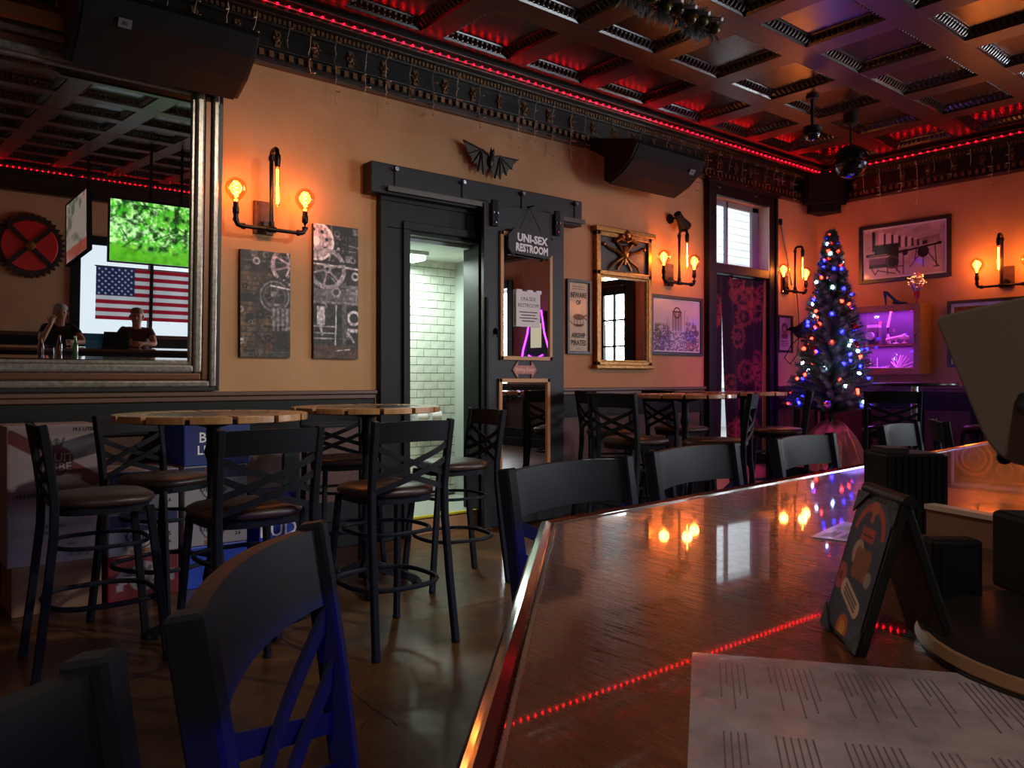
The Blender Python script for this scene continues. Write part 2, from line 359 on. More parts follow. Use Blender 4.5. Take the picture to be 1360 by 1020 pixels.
# cornice: bead, dentils, frieze with rosettes, egg bead, cove with the LED shelf
def cornice(parent, a, b, place, pt, name, reliefs=True):
    m = MB()
    m.box(*place(a, b, 0, .05, 3.455, 3.475)); m.box(*place(a, b, 0, .03, 3.475, 3.715)); m.box(*place(a, b, 0, .06, 3.545, 3.56))
    m.box(*place(a, b, 0, .075, 3.705, 3.72)); m.box(*place(a, b, 0, .07, 3.72, 3.76)); m.box(*place(a, b, 0, .13, 3.755, 3.77)); m.box(*place(a, b, 0, .2, 3.765, 3.785))
    m.box(*place(a, b, 0, .16, 3.785, 3.83)); m.box(*place(a, b, 0, .24, 3.825, 3.85)); m.box(*place(a, b, 0, .2, 3.85, 3.95))
    o = struct(m.build(name, CORN, None, bevel=.004))
    m = MB(); m.box(*place(a, b, 0, .035, 3.43, 3.456)); m.build('picture_rail', CORN3, o)
    if reliefs:
        d = MB(); x = a+.04
        while x < b-.05: d.box(*place(x, x+.034, .03, .055, 3.49, 3.533)); x += .072
        stuff(d.build('dentil_course', CORN2, o))
        d = MB(); x = a+.02
        while x < b-.02:
            p0 = place(x, x+.022, .06, .088, 3.722, 3.752); d.box(*p0); x += .036
        stuff(d.build('egg_bead_course', CORN2, o))
        rm = None; x = a+.16
        while x < b-.1:
            if rm is None:
                r = MB(); r.lathe([(.034, 0), (.03, .012), (.012, .016), (.02, .022), (.008, .03)], 8, axis='y')
                for k in range(6):
                    an = k*PI/3; r.ball((.03*math.cos(an), .012, .03*math.sin(an)), .014, 5, 3)
                r.box(-.02, .02, 0, .012, -.062, -.036); r.box(-.02, .02, 0, .012, .036, .056)
                ro = r.build('rosette', CORN2, o); rm = ro
            else:
                ro = rm.copy(); C.objects.link(ro); ro.parent = o
            q, rz = pt(x); ro.location = (q[0], q[1], 3.632); ro.rotation_euler = (0, 0, rz); x += .285
    return o
cor_l = cornice(None, WS, WB, onL, lambda x: ((x, WL-.028), PI), 'trim_1')
cor_b = cornice(None, WO, WL-.03, onB, lambda y: ((WB-.028, y), PI/2), 'trim_2')
cornice(None, WS, WB-.03, onO, lambda x: ((x, WO+.028), 0), 'trim_3', reliefs=False)
MBb = MB(); MBb.box(WB-.42, WB-.03, WL-.42, WL-.03, 3.46, 3.8).prism([(WB-.42, WL-.42), (WB-.03, WL-.42), (WB-.03, WL-.03), (WB-.42, WL-.03)], 3.44, 3.46)

# coffered tin ceiling
ceil = struct(MB().box(WS, WB, WO, WL, 4.02, 4.1).build('ceiling', TIN))
PX, PY, X0, Y0, HS = .84, .845, 4.98, 5.085, .32
cols = [X0-PX*k for k in range(9, 0, -1)]+[X0+PX*k for k in range(0, 6)]
rows = [Y0-PY*k for k in range(0, 12)]
for k in range(len(cols)+1):
    xa = cols[k-1] if k else WS; xb = cols[k]-2*HS if k < len(cols) else WB
    MB().box(xa, xb, WO, WL, CZ+.002, 4.03).build('beam', BEAMM, ceil)
for k in range(len(rows)+1):
    yb = rows[k-1]-2*HS if k else WL; ya = rows[k] if k < len(rows) else WO
    MB().box(WS, WB, ya, yb, CZ, 4.03).build('beam', BEAMM, ceil)
def coffer_mesh():
    m = MB(); pr = [(.321, .002), (.312, .022), (.303, .022), (.3, .03), (.262, .056), (.256, .05), (.25, .05), (.246, .06), (.24, .06)]
    vs = []; n = len(pr)
    for r, z in pr: vs += [(-r, -r, z), (r, -r, z), (r, r, z), (-r, r, z)]
    fs = [(i*4+k, i*4+(k+1) % 4, i*4+4+(k+1) % 4, i*4+4+k) for i in range(n-1) for k in range(4)]
    fs.append(tuple((n-1)*4+k for k in range(4))); m.add(vs, fs); return m
def egg_mesh():
    m = MB()
    for k in range(4):
        for i in range(12):
            x = -.2585+.047*i; c, s_ = math.cos(k*PI/2), math.sin(k*PI/2)
            P = lambda a, b, z: (a*c-b*s_, a*s_+b*c, z)
            m.add([P(x-.013, .302, .026), P(x+.013, .302, .026), P(x+.011, .26, .056), P(x-.011, .26, .056), P(x-.008, .293, .014), P(x+.008, .293, .014), P(x+.006, .266, .036), P(x-.006, .266, .036)],
                  [(4, 5, 6, 7), (0, 1, 5, 4), (1, 2, 6, 5), (2, 3, 7, 6), (3, 0, 4, 7)])
    return m
cof = egg = None
for x in cols:
    for y in rows:
        if cof is None:
            cof = coffer_mesh().build('coffer', TIN, ceil); egg = stuff(egg_mesh().build('egg_moulding', TIN2, cof)); o = cof
        else:
            o = cof.copy(); C.objects.link(o); o.parent = ceil
            e = egg.copy(); C.objects.link(e); e.parent = o
        o.location = (x-HS, y-HS, CZ)

# corner speaker block under the cornice
t = thing('corner_speaker', 'small black box speaker tucked under the cornice in the corner above the tree', 'speaker', (WB-.24, WL-.24, 3.3))
MB().prism([(-.19, .1), (.0, -.19), (.19, -.19), (.19, .19), (-.19, .19)], .1, .48).prism([(-.12, .1), (.02, -.13), (.17, -.13), (.17, .17), (-.12, .17)], 0, .1).build('cabinet', SPK, t, bevel=.008)
MB().prism([(-.2, .09), (-.012, -.2), (-.004, -.193), (-.192, .098)], .14, .44).build('grille', GRILLE, t)

# red LED rope on the cornice shelf
t = thing('led_rope', 'red dotted LED rope running along the cornice shelf under the tin ceiling', 'string light', (0, 0, 3.787))
MB().tube([(WS+.3, WL-.205, .006), (WB-.205, WL-.205, .006), (WB-.205, WO+.3, .006)], .006, 6).build('clear_tube', mat('clear_led_tube', 'b06070', .2), t)
MB().tube([(WS+.3, WO+.205, .006), (WB-.3, WO+.205, .006)], .006, 6).build('clear_tube', MATS['clear_led_tube'], t)
m = MB(); x = WS+.4
while x < WB-.25: m.ball((x, WL-.215, .008), .008, 6, 4); x += .083
y = WL-.3
while y > WO+.3: m.ball((WB-.215, y, .008), .008, 6, 4); y -= .083
x = WS+.4
while x < WB-.3: m.ball((x, WO+.215, .008), .008, 6, 4); x += .083
stuff(lab(m.build('led', REDLED, t), 'glowing red LED dots'))

# icicle lights hanging from the cornice
def icicles(label, a, b, pos, seed):
    t = thing('icicle_lights', label, 'string light', (0, 0, 3.7)); rn = random.Random(seed)
    wire = mat('pale_wire', 'a89c90', .5); lamp_ = mat('unlit_icicle_bulb', 'dccdb6', .25)
    run = MB(); pts = []; x = a
    while x <= b:
        pts.append((*pos(x, .1), .07+.008*math.sin(x*9))); x += .1
    run.tube(pts, .003, 5).build('main_wire', wire, t)
    x = a+.1
    while x < b:
        ln = rn.choice([.22, .3, .42, .5, .34]); m = MB(); pts = []; k = 0
        while k*.045 <= ln: pts.append((*pos(x+rn.uniform(-.009, .009), .1-min(.045, .02*k)+rn.uniform(-.006, .006)), .065-k*.045)); k += 1
        s_ = MB().tube(pts, .0027, 4)
        for q in pts[1::2]:
            d = rn.choice((-1, 1)); q2 = (*pos(x+d*.018, .1), q[2]-.014); s_.tube([q, (*q2[:2], q2[2])], .005, 5)
        s_.build('strand', lamp_ if rn.random() < .5 else wire, t); x += rn.uniform(.17, .25)
icicles('white wire icicle lights draped along the cornice above the restroom door', .2, WB-.5, lambda x, o: (x, WL-o), 3)
icicles('white wire icicle lights draped along the cornice above the printing press picture', -WL+.55, -1.5, lambda x, o: (WB-o, -x), 4)

# ---- restroom alcove behind the sliding door
BY = 6.28
al = MB(); al.box(3.0, 4.7, BY, BY+.1, 0, 2.5)
alc = struct(al.build('wall_restroom', mat('tile_grout', '4a5048', .8)))
tile = None; tw, thh = .152, .0762; tm = mat('white_marble_tile', 'd3dad0', .25, var=(9, 'b4bdb2'))
for r in range(29):
    for c in range(8):
        x = 3.42+c*tw+(tw/2 if r % 2 else 0); z = .16+r*thh
        if x+tw > 4.62: continue
        if tile is None: tile = MB().box(.003, tw-.003, -.008, 0, .003, thh-.003).build('tile', tm, alc)
        else:
            o = tile.copy(); C.objects.link(o); o.parent = alc; tile_o = o
        (tile if r == 0 and c == 0 else o).location = (x, BY, z)
sw = struct(MB().box(4.46, 4.56, WL+.18, BY, 0, 2.5).box(3.0, 3.12, WL+.18, BY, 0, 2.5).build('wall_restroom_return', mat('pale_green_grey_paint', 'aab4ae', .35)))
struct(MB().box(3.0, 4.7, WL+.1, BY+.1, 2.36, 2.5).build('ceiling_restroom', mat('restroom_ceiling', 'cfd8d2', .6)))
rf = struct(MB().box(3.0, 4.7, WL+.18, BY, 0, .14).box(OPX0, OPX1, WL+.03, WL+.18, .12, .14).build('floor_restroom', mat('pale_tile_floor', 'b9bdb4', .25)))
lab(MB().box(OPX0, OPX1, WL+.0, WL+.035, .12, .146).build('step_nosing', mat('yellow_safety_tape', 'd8c828', .5), rf), 'yellow safety tape on the step edge')
t = thing('ceiling_lamp', 'glowing square lamp on the restroom ceiling seen through the doorway', 'lamp', (3.72, 5.98, 2.36))
MB().box(-.17, .17, -.12, .12, -.03, 0).build('base_plate', WHITE, t, bevel=.005)
MB().box(-.15, .15, -.1, .1, -.075, -.03).build('diffuser', glow('cool_diffuser', 'd8ffe4', 5), t, bevel=.01)
t = thing('paper_roll_holder', 'double white toilet paper holder on the marble tile', 'holder', (4.1, BY-.005, .9))
MB().box(-.17, .17, -.02, 0, -.07, .07).build('back_plate', STEEL, t); MB().tube([(-.16, -.06, 0), (.16, -.06, 0)], .008).build('rod', STEEL, t)
for sx in (-.08, .08): MB().lathe([(.018, -.055), (.058, -.055), (.058, .055), (.018, .055)], 18, (sx, -.06, 0), axis='x').build('paper_roll', PAPER, t, smooth=40)

# door casing round the restroom opening
m = MB()
for (o0, o1, i0, i1) in ((0, .05, 0, .26), (.05, .075, 0, .06), (.05, .065, .2, .26)):
    for s0, s1 in ((OPX0-i1, OPX0-i0), (OPX1+i0, OPX1+i1)): m.box(s0, s1, WL-o1, WL-o0, 0, OPZ+i0 if i0 else OPZ)
    m.box(OPX0-i1, OPX1+i1, WL-o1, WL-o0, OPZ+i0, OPZ+i1)
m.box(OPX0-.01, OPX0+.03, WL-.02, WL+.2, 0, OPZ).box(OPX1-.03, OPX1+.01, WL-.02, WL+.2, 0, OPZ).box(OPX0, OPX1, WL-.02, WL+.2, OPZ-.03, OPZ+.01)
struct(m.build('door_1', BLK2, bevel=.004))

# sliding barn door on its header track
SY = WL-.16
sx0, sx1 = L(643, 500, SY-.04)[0], L(749, 500, SY-.04)[0]; sw_ = sx1-sx0; sh = 2.68
t = thing('sliding_door', 'charcoal sliding barn door with two gilt framed mirrors beside the restroom', 'door', (sx0, SY, .02))
MB().box(0, sw_, -.04, 0, 0, sh).build('slab', BLK, t, bevel=.004)
sxz = lambda px, py: (lambda q: (q[0]-sx0, q[1]-.02))(L(px, py, SY-.05))
GILT = mat('gilt_wood_frame', 'b8834f', .45)
for nm, (a, b) in (('upper', ((664, 307), (733, 478))), ('lower', ((662, 502), (730, 664)))):
    x0, z1 = sxz(*a); x1, z0 = sxz(*b)
    if nm == 'upper': z1 = sxz(664, 306)[1]; z0 = sxz(664, 478)[1]
    else: z1 = sxz(664, 502.5)[1]; z0 = sxz(663, 669)[1]
    fr = MB()
    for q in ((x0, x0+.035, z0, z1), (x1-.035, x1, z0, z1), (x0, x1, z0, z0+.035), (x0, x1, z1-.035, z1)): fr.box(q[0], q[1], -.062, -.04, q[2], q[3])
    f = fr.build('mirror_frame', GILT, t, bevel=.004); lab(f, nm+' gilt mirror frame')
    MB().box(x0+.02, x1-.02, -.046, -.041, z0+.02, z1-.02).build('mirror_pane', MIRROR, f)
x0, z0 = sxz(659, 440); MB().lathe([(.0, 0), (.028, 0), (.028, .02), (.02, .035), (0, .035)], 14, (x0, -.04, z0), axis='y').tube([(x0, -.07, z0), (x0, -.07, z0-.05)], .007).build('latch', METAL, t, smooth=40)
MB().bar([(.02, -.05, .6), (.02, -.05, 1.9)], .02, .02).build('edge_strip', METAL, t)
# wooden arrow plaque
x0, z0 = sxz(697, 491); hw = .135
ar = MB().prism([(-hw, 0), (-hw+.06, .075), (-hw+.06, .036), (hw-.06, .036), (hw-.06, .075), (hw, 0), (hw-.06, -.075), (hw-.06, -.036), (-hw+.06, -.036), (-hw+.06, -.075)], -.012, 0, axis='y')
pl = thing('door_arrow_sign', 'pinkish wooden double-headed arrow sign reading Sliding Door on the barn door', 'sign', (sx0+x0, SY-.04, .02+z0))
ar.build('plaque', mat('rosy_wood', 'b06a5c', .5), pl); text('lettering', 'Sliding Door', .042, mat('cream_lettering', 'f0d8b8', .5), pl, (0, -.0135, 0)).rotation_euler = (PI/2, .02, 0)
# hanging UNI-SEX sign
x0, z0 = sxz(701, 326)
t = thing('restroom_sign', 'black octagonal wooden sign lettered UNI-SEX RESTROOM hanging from a string on the barn door', 'sign', (sx0+x0, SY-.085, .02+z0), rot=(0, math.radians(2), 0))
a_, b_, c_ = .25, .115, .06
MB().prism([(-a_+c_, -b_), (-a_+c_, -b_+.02), (a_-c_, -b_+.02), (a_-c_, -b_), (a_, -b_+c_), (a_, b_-c_), (a_-c_, b_), (-a_+c_, b_), (-a_, b_-c_), (-a_, -b_+c_)], -.012, .012, axis='y').build('board', mat('black_sign_board', '0e0d0f', .6), t)
text('lettering', 'UNI-SEX', .09, INKW, t, (0.01, -.0135, .043), font_off=.004); text('lettering', 'RESTROOM', .09, INKW, t, (0.01, -.0135, -.042), font_off=.004, sx=.78)
MB().tube([(-.13, 0, b_-.01), (0, .03, .33), (.13, 0, b_-.01)], .003, 5).build('string', METAL, t)
MB().lathe([(.006, -.04), (.006, .05), (.012, .05), (.012, .045)], 8, (0, .0, .33), axis='y').build('nail', METAL, t)
# taped paper notice
x0, z0 = sxz(700, 411)
t = thing('paper_notice', 'white paper UNI-SEX RESTROOM notice taped over the upper barn door mirror', 'notice', (sx0+x0, SY-.065, .02+z0))
MB().box(-.135, .135, -.002, 0, -.15, .15).build('sheet', PAPER, t)
text('lettering', 'UNI-SEX', .045, INKB, t, (0, -.003, .085)); text('lettering', 'RESTROOM', .045, INKB, t, (0, -.003, .03))
ln = MB()
for k, ww in enumerate((.1, .08, .1, .07)): ln.box(-ww, ww, -.003, -.002, -.03-.025*k, -.022-.025*k)
stuff(lab(ln.build('small_print', INKB, t), 'lines of small print'))
for sx in (-.1, .02, .12): MB().box(sx-.03, sx+.03, -.0035, -.002, .135, .165).build('tape', mat('clear_tape', 'c8c0d0', .3), t)
# header board, rail and hangers
hx0, hz0 = L(495, 223, SY); hx1, _ = L(775, 300, SY)
HZt = 2.88; hb = .23
t = thing('door_track', 'long black header board with sliding door rail above the restroom', 'track', (hx0, SY, HZt-hb))
MB().box(0, hx1-hx0, .02, .15, 0, hb).build('header_board', BLK, t, bevel=.005)
MB().box(.12, hx1-hx0, -.025, -.012, .015, .055).build('rail', mat('worn_steel_rail', '5a5450', .3, metal=.8), t)
m = MB()
for k in range(4):
    x = .2+k*(hx1-hx0-.3)/3
    MB().lathe([(.0, -.01), (.016, -.01), (.016, .03), (0, .03)], 8, (x, -.012, .19), axis='y').build('bolt', STEEL, t)
    MB().box(x-.004, x+.004, .012, .022, .02, hb-.01).build('board_joint', METAL, t)
for px in (656, 739):
    x0, z0 = sxz(px, 300)
    h = MB().box(x0+sx0-hx0-.03, x0+sx0-hx0+.03, -.07, -.045, -.14, .08).build('hanger', METAL, t, bevel=.004)
    for dx, dz in ((-.02, -.03), (.02, -.03), (0, -.11)): MB().lathe([(0, 0), (.009, 0), (.007, .01), (0, .012)], 8, (x0+sx0-hx0+dx, -.082, dz), axis='y').build('bolt', STEEL, h)
# bat ornament
bx, bz = L(645, 217)
t = thing('bat_decoration', 'black rubber bat with spread wings on the wall above the header board', 'decoration', (bx, WL-.06, bz), rot=(0, math.radians(6), 0))
BATM = mat('black_rubber', '17140f', .4); BATW = mat('bat_wing', '3a3220', .5)
MB().ball((0, 0, 0), .035, 10, 8, sz=1.7).ball((0, -.02, .075), .024, 8, 6).lathe([(.011, 0), (.001, .03)], 6, (-.014, -.02, .09)).lathe([(.011, 0), (.001, .03)], 6, (.014, -.02, .09)).build('body', BATM, t, smooth=60)
for s_ in (-1, 1):
    tip = [(s_*.30, .1), (s_*.24, -.0), (s_*.185, -.07), (s_*.12, -.12), (s_*.06, -.13)]; sh_ = (s_*.1, .075)
    poly = [(0, .05), sh_, tip[0], (s_*.25, .045), tip[1], (s_*.2, -.01), tip[2], (s_*.14, -.05), tip[3], (s_*.085, -.085), tip[4], (0, -.04)]
    wg = MB().prism(poly if s_ > 0 else poly[::-1], -.004, .0, axis='y').build('wing', BATW, t)
    m = MB()
    for q in tip: m.tube([(sh_[0], -.008, sh_[1]), (q[0], -.008, q[1])], .006, 5)
    m.tube([(0, -.008, .04), (sh_[0], -.01, sh_[1])], .01, 6); m.build('wing_bone', BATM, wg)
MB().tube([(0, .05, .02), (0, 0, .02)], .006, 5).build('peg', BATM, t)

# ---- big leaning wall mirror (hung with its top tipped forward)
mx1, mz0 = L(286, 518); MW = 2.35; MH = 2.1
t = thing('framed_mirror', 'huge silver and bronze framed mirror tipped forward on the wall at the left', 'mirror', (mx1-MW, WL-.005, 1.172), rot=(math.radians(2.5), 0, 0))
FRA = mat('silver_frame', '9a9288', .3, metal=.65, var=(40, '6e665c'), stretch=(1, 1, 1)); FRB = mat('bronze_frame_cove', '6a4632', .35, metal=.6); FRC = mat('black_frame_edge', '141210', .4)
def frame_bars(wd, ht, a, b, y0, y1, name, m, par, bev=.004):
    f = MB()
    for q in ((a, b, a, ht-a), (wd-b, wd-a, a, ht-a), (b, wd-b, a, b), (b, wd-b, ht-b, ht-a)): f.box(q[0], q[1], y0, y1, q[2], q[3])
    return f.build(name, m, par, bevel=bev)
frame_bars(MW, MH, 0, .026, -.07, 0, 'outer_edge', FRC, t); frame_bars(MW, MH, .026, .070, -.085, 0, 'outer_band', FRA, t, .012)
frame_bars(MW, MH, .070, .118, -.062, 0, 'cove', FRB, t, .01); frame_bars(MW, MH, .118, .172, -.078, 0, 'inner_band', FRA, t, .014)
frame_bars(MW, MH, .172, .192, -.05, 0, 'sight_edge', FRA, t, .004)
MB().box(.18, MW-.18, -.03, -.02, .18, MH-.18).build('mirror_pane', MIRROR, t); MB().box(.02, MW-.02, -.018, 0, .02, MH-.02).build('backing', FRC, t)
MB().bar([(MW/2, .0, MH-.2), (MW/2, .1, MH-.15)], .02, .02).build('hanging_bracket', METAL, t)

# ---- pipe sconces
GL = (1.0, .29, .075)
def sconce(label, loc, rz, power=5):
    t = thing('pipe_sconce', label, 'wall lamp', loc, rz, 'iron pipe sconces')
    MB().box(-.07, .07, -.022, 0, -.115, .115).build('back_plate', RUST, t, bevel=.004)
    z0, y0 = -.10, -.15
    MB().lathe([(.045, 0), (.045, .012), (.024, .014), (.024, .03)], 14, (0, -.05, z0+.03), axis='y').tube([(0, -.02, z0+.03), (0, y0+.01, z0+.01)], .014, 10).build('wall_flange', PIPE, t, smooth=40)
    for k in range(4): MB().ball(((-1)**k*.05, -.024, .09 if k < 2 else -.09), .007, 6, 4).build('screw', STEEL, t)
    m = MB().tube([(-.225, y0, z0), (.225, y0, z0)], .0135, 10)
    for s_ in (-1, 1):
        m.tube([(s_*.2, y0, z0), (s_*.232, y0, z0+.008), (s_*.245, y0, z0+.035), (s_*.245, y0, z0+.075)], .017, 10)
        m.lathe([(.021, 0), (.021, .016)], 10, (s_*.245, y0, z0+.03)); m.lathe([(.021, -.01), (.021, .01)], 10, (s_*.195, y0, z0), axis='x')
    m.lathe([(.021, -.03), (.021, .03)], 10, (0, y0, z0), axis='x'); m.build('cross_pipe', PIPE, t, smooth=40)
    m = MB().tube([(0, y0, z0), (0, y0, .40), (0, y0-.012, .425), (0, y0-.03, .435), (0, y0-.075, .435), (0, y0-.092, .425), (0, y0-.1, .40)], .015, 10)
    m.lathe([(.02, 0), (.02, .03)], 10, (0, y0, z0+.02)).lathe([(.02, 0), (.02, .03)], 10, (0, y0, .37)); m.build('riser_pipe', PIPE, t, smooth=40)
    bl = []
    for s_ in (-1, 1):
        h = MB().lathe([(.012, 0), (.022, .012), (.022, .05), (.018, .055), (.018, .085)], 12, (s_*.245, y0, z0+.07)).build('socket', PIPE, t, smooth=40)
        zc = z0+.245
        b = MB().lathe([(.016, -.105), (.018, -.085), (.04, -.062), (.062, -.032), (.07, 0), (.063, .033), (.04, .06), (.018, .071), (.0005, .074)], 18, (s_*.245, y0, zc)).build('globe_bulb', BULB, t, smooth=180)
        f = [(s_*.245+.02*math.cos(k*1.6)*.8, y0+.02*math.sin(k*1.6)*.8, zc-.05+k*.0068) for k in range(15)]
        MB().tube(f, .003, 5).build('filament', FIL, b); bl.append((s_*.245, y0, zc))
    MB().lathe([(.012, 0), (.022, -.012), (.022, -.05), (.018, -.09)], 12, (0, y0-.1, .40)).build('socket', PIPE, t, smooth=40)
    b = MB().lathe([(.014, .31), (.017, .29), (.017, .06), (.012, .04), (.0005, .035)], 12, (0, y0-.1, 0)).build('tube_bulb', BULB, t, smooth=180)
    MB().tube([(-.005, y0-.1, .29), (-.005, y0-.1, .06), (.005, y0-.1, .06), (.005, y0-.1, .29)], .0035, 5).build('filament', FIL, b); bl.append((0, y0-.1, .17))
    M = Matrix.Translation(loc) @ Matrix.Rotation(rz, 4, 'Z')
    for k, q in enumerate(bl):
        # light leaves the bulb glass
        lamp('POINT', 'bulb_light', M @ Vector(q), GL, power*(.7 if k == 2 else 1), radius=.05)
q = L(349, 290); sconce('iron pipe sconce with three glowing bulbs to the right of the huge mirror', (q[0], WL, q[1]), 0)
q = L(887, 365); sconce('iron pipe sconce with three glowing bulbs between the gold mirror and the curtained window', (q[0], WL, q[1]), 0, 5.5)
q = L(1041, 378); sconce('iron pipe sconce half hidden behind the Christmas tree', (q[0], WL, q[1]), 0, 5.5)
q = R(1338, 368); sconce('iron pipe sconce with three glowing bulbs right of the printing press picture', (WB, q[0], q[1]), -PI/2, 6)
sconce('iron pipe sconce beyond the entrance door near the purple jukebox', (WB, .95, 2.3), -PI/2, 5)

# ---- pictures and signs on the left wall
def canvas(label, a, b, art, cat='picture'):
    (x0, z1), (x1, z0) = a, b
    t = thing('canvas_print', label, cat, (x0, WL-.03, z0), group='industrial canvas prints')
    MB().box(0, x1-x0, 0, .03, 0, z1-z0).build('stretcher', mat('canvas_edge', '2b2622', .7), t)
    art(x1-x0, z1-z0).mesh('print', INK, t, (0, -.0012, 0)); return t
g = lambda v, t=(1., .97, .98): (v*t[0], v*t[1], v*t[2])
def clutter(A, n, seed, v0=.0, v1=1.):
    rn = random.Random(seed); w, h = A.w, A.h
    for k in range(n):
        x, z = rn.uniform(0, w), rn.uniform(v0*h, v1*h); v = rn.choice((.05, .07, .1, .3, .42, .55)); kind = rn.random()
        if kind < .35: A.rect(x, x+rn.uniform(.01, .09), z, z+rn.uniform(.01, .07), g(v), .6)
        elif kind < .7: a = rn.choice((0, PI/2, .6, 2.4)); l_ = rn.uniform(.04, .16); A.line(x, z, x+l_*math.cos(a), z+l_*math.sin(a), rn.uniform(.005, .014), g(v), .8)
        else: r_ = rn.uniform(.01, .03); A.ring(x, z, r_*.5, r_, g(v), .8)
def mach1(w, h):
    A = Art(w, h, 76, 150); A.c[:] = (.13+.16*vnoise(A.u, A.v*2, 9, 1, 4))[..., None]*np.array([1.05, .98, .95])
    br = (np.abs(((A.z/.035) % 1)-.5) > .4) | (np.abs(((A.x/.08+.5*(np.floor(A.z/.035) % 2)) % 1)-.5) > .45)
    A.put((A.u < .62)*(A.v < .8)*(~br)*vnoise(A.u, A.v, 6, 5), (.62, .47, .27), .55)
    A.rect(0, w, h*.86, h, g(.2)); A.rect(0, w, h*.9, h*.91, g(.42), .6); A.rect(0, w*.6, h*.52, h*.6, g(.12), .8)
    clutter(A, 70, 1); A.wheel(w*1.02, h*.88, w*.42, g(.52, (1, .92, .96)), g(.2), 8, .2)
    for k in range(6): A.disc(w*1.02+w*.27*math.cos(k+2.2), h*.88+w*.27*math.sin(k+2.2), w*.035, g(.12))
    A.gear(w*.68, h*.58, w*.36, 34, g(.2), .95, .7, .07); A.ring(w*.68, h*.58, w*.27, w*.31, g(.4)); A.wheel(w*.68, h*.58, w*.24, g(.3), g(.1), 6, .2); A.disc(w*.66, h*.6, w*.06, g(.45))
    A.rect(w*.62, w, h*.3, h*.47, g(.33)); 
    for k in range(4): A.rect(w*(.64+.09*k), w*(.68+.09*k), h*.25, h*.47, g(.48), .7)
    A.line(w*.6, h*.68, w, h*.655, w*.03, g(.6)); A.rect(w*.7, w*.95, h*.08, h*.24, g(.16)); A.rect(w*.45, w*.62, h*.05, h*.14, (.35, .2, .13), .6)
    A.line(0, h*.04, w, h*.05, w*.03, g(.3)); A.c *= (.6+.8*vnoise(A.u*1.5, A.v*3, 14, 9))[..., None]; A.c = 1.9*np.clip(A.c, 0, 1)**1.5; return A
def mach2(w, h):
    A = Art(w, h, 76, 190); A.c[:] = (.14+.15*vnoise(A.u, A.v*2.4, 9, 21, 4))[..., None]*np.array([1, .96, 1.0])
    A.rect(0, w, h*.93, h, g(.13)); A.line(w*.4, h*.88, w, h*.85, w*.03, g(.5)); A.rect(w*.5, w*.62, h*.84, h*.93, g(.3)); A.rect(w*.7, w*.78, h*.8, h*.93, g(.26))
    clutter(A, 110, 2, .1); A.disc(w*.05, h*.87, w*.4, g(.56, (1, .92, .96))); A.ring(w*.05, h*.87, w*.35, w*.4, g(.72, (1, .93, .95))); A.disc(w*.05, h*.87, w*.09, g(.75))
    for k in range(8): A.disc(w*.05+w*.24*math.cos(k*PI/4+.2), h*.87+w*.24*math.sin(k*PI/4+.2), w*.035, g(.1))
    A.line(0, h*.705, w, h*.685, w*.04, g(.6)); A.wheel(w*.3, h*.67, w*.42, g(.5, (1, .95, .97)), g(.15), 6, .22); A.rect(0, w, h*.71, h*.73, g(.1), .7)
    A.rect(0, w, h*.43, h*.52, g(.36)); A.rect(0, w, h*.41, h*.43, g(.55), .7); A.disc(w*.5, h*.5, w*.11, g(.5)); A.disc(w*.5, h*.5, w*.06, g(.25))
    A.disc(w*.93, h*.63, w*.09, g(.55)); A.disc(w*.93, h*.63, w*.045, g(.15)); A.rect(w*.8, w, h*.44, h*.56, g(.42))
    A.rect(w*.07, w*.25, h*.25, h*.39, g(.6), .9); A.line(w*.15, h*.25, w*.18, h*.18, w*.05, g(.5)); A.line(w*.5, h*.4, w*.48, h*.1, w*.03, g(.6))
    for z in (.15, .19, .24): A.line(0, h*z, w*.5, h*z, w*.025, g(.5))
    A.line(w*.68, h*.4, w*.68, h*.12, w*.1, g(.33)); A.ring(w*.9, h*.31, w*.1, w*.16, g(.6)); A.rect(w*.75, w, h*.2, h*.23, g(.55)); A.line(w*.75, h*.2, w*.9, h*.13, w*.05, g(.5))
    A.rect(0, w, 0, h*.1, (.3, .24, .2)); A.line(w*.5, h*.06, w*.8, h*.07, w*.02, g(.6)); A.c *= (.6+.8*vnoise(A.u*1.5, A.v*3, 16, 29))[..., None]; A.c = 1.9*np.clip(A.c, 0, 1)**1.5; return A
canvas('shorter unframed canvas print of belt wheels and gears against a brick wall', L(317, 331), (L(383, 331)[0], L(317, 474)[1]), mach1)
canvas('taller unframed canvas print of a riveted flywheel machine beside the restroom casing', L(414, 297), (L(473, 331)[0], L(414, 476)[1]), mach2)

def framed(name, label, w, h, fw, m, art, loc, rz, cat='picture', mat_w=0, matc=None, depth=.03, group=None, gl=True):
    t = thing(name, label, cat, loc, rz, group)
    frame_bars(w, h, 0, fw, -depth, 0, 'frame', m, t, .003); MB().box(.005, w-.005, -.008, 0, .005, h-.005).build('backing', BLK2, t)
    if mat_w: frame_bars(w-2*fw, h-2*fw, 0, mat_w, -.0105, -.009, 'mount', matc, t, 0).location = (fw, 0, fw)
    a = art(w-2*fw-2*mat_w, h-2*fw-2*mat_w); a.mesh('print', INKGLOSS, t, (fw+mat_w, -.0095, fw+mat_w)); return t
FB = mat('black_picture_frame', '141013', .35)
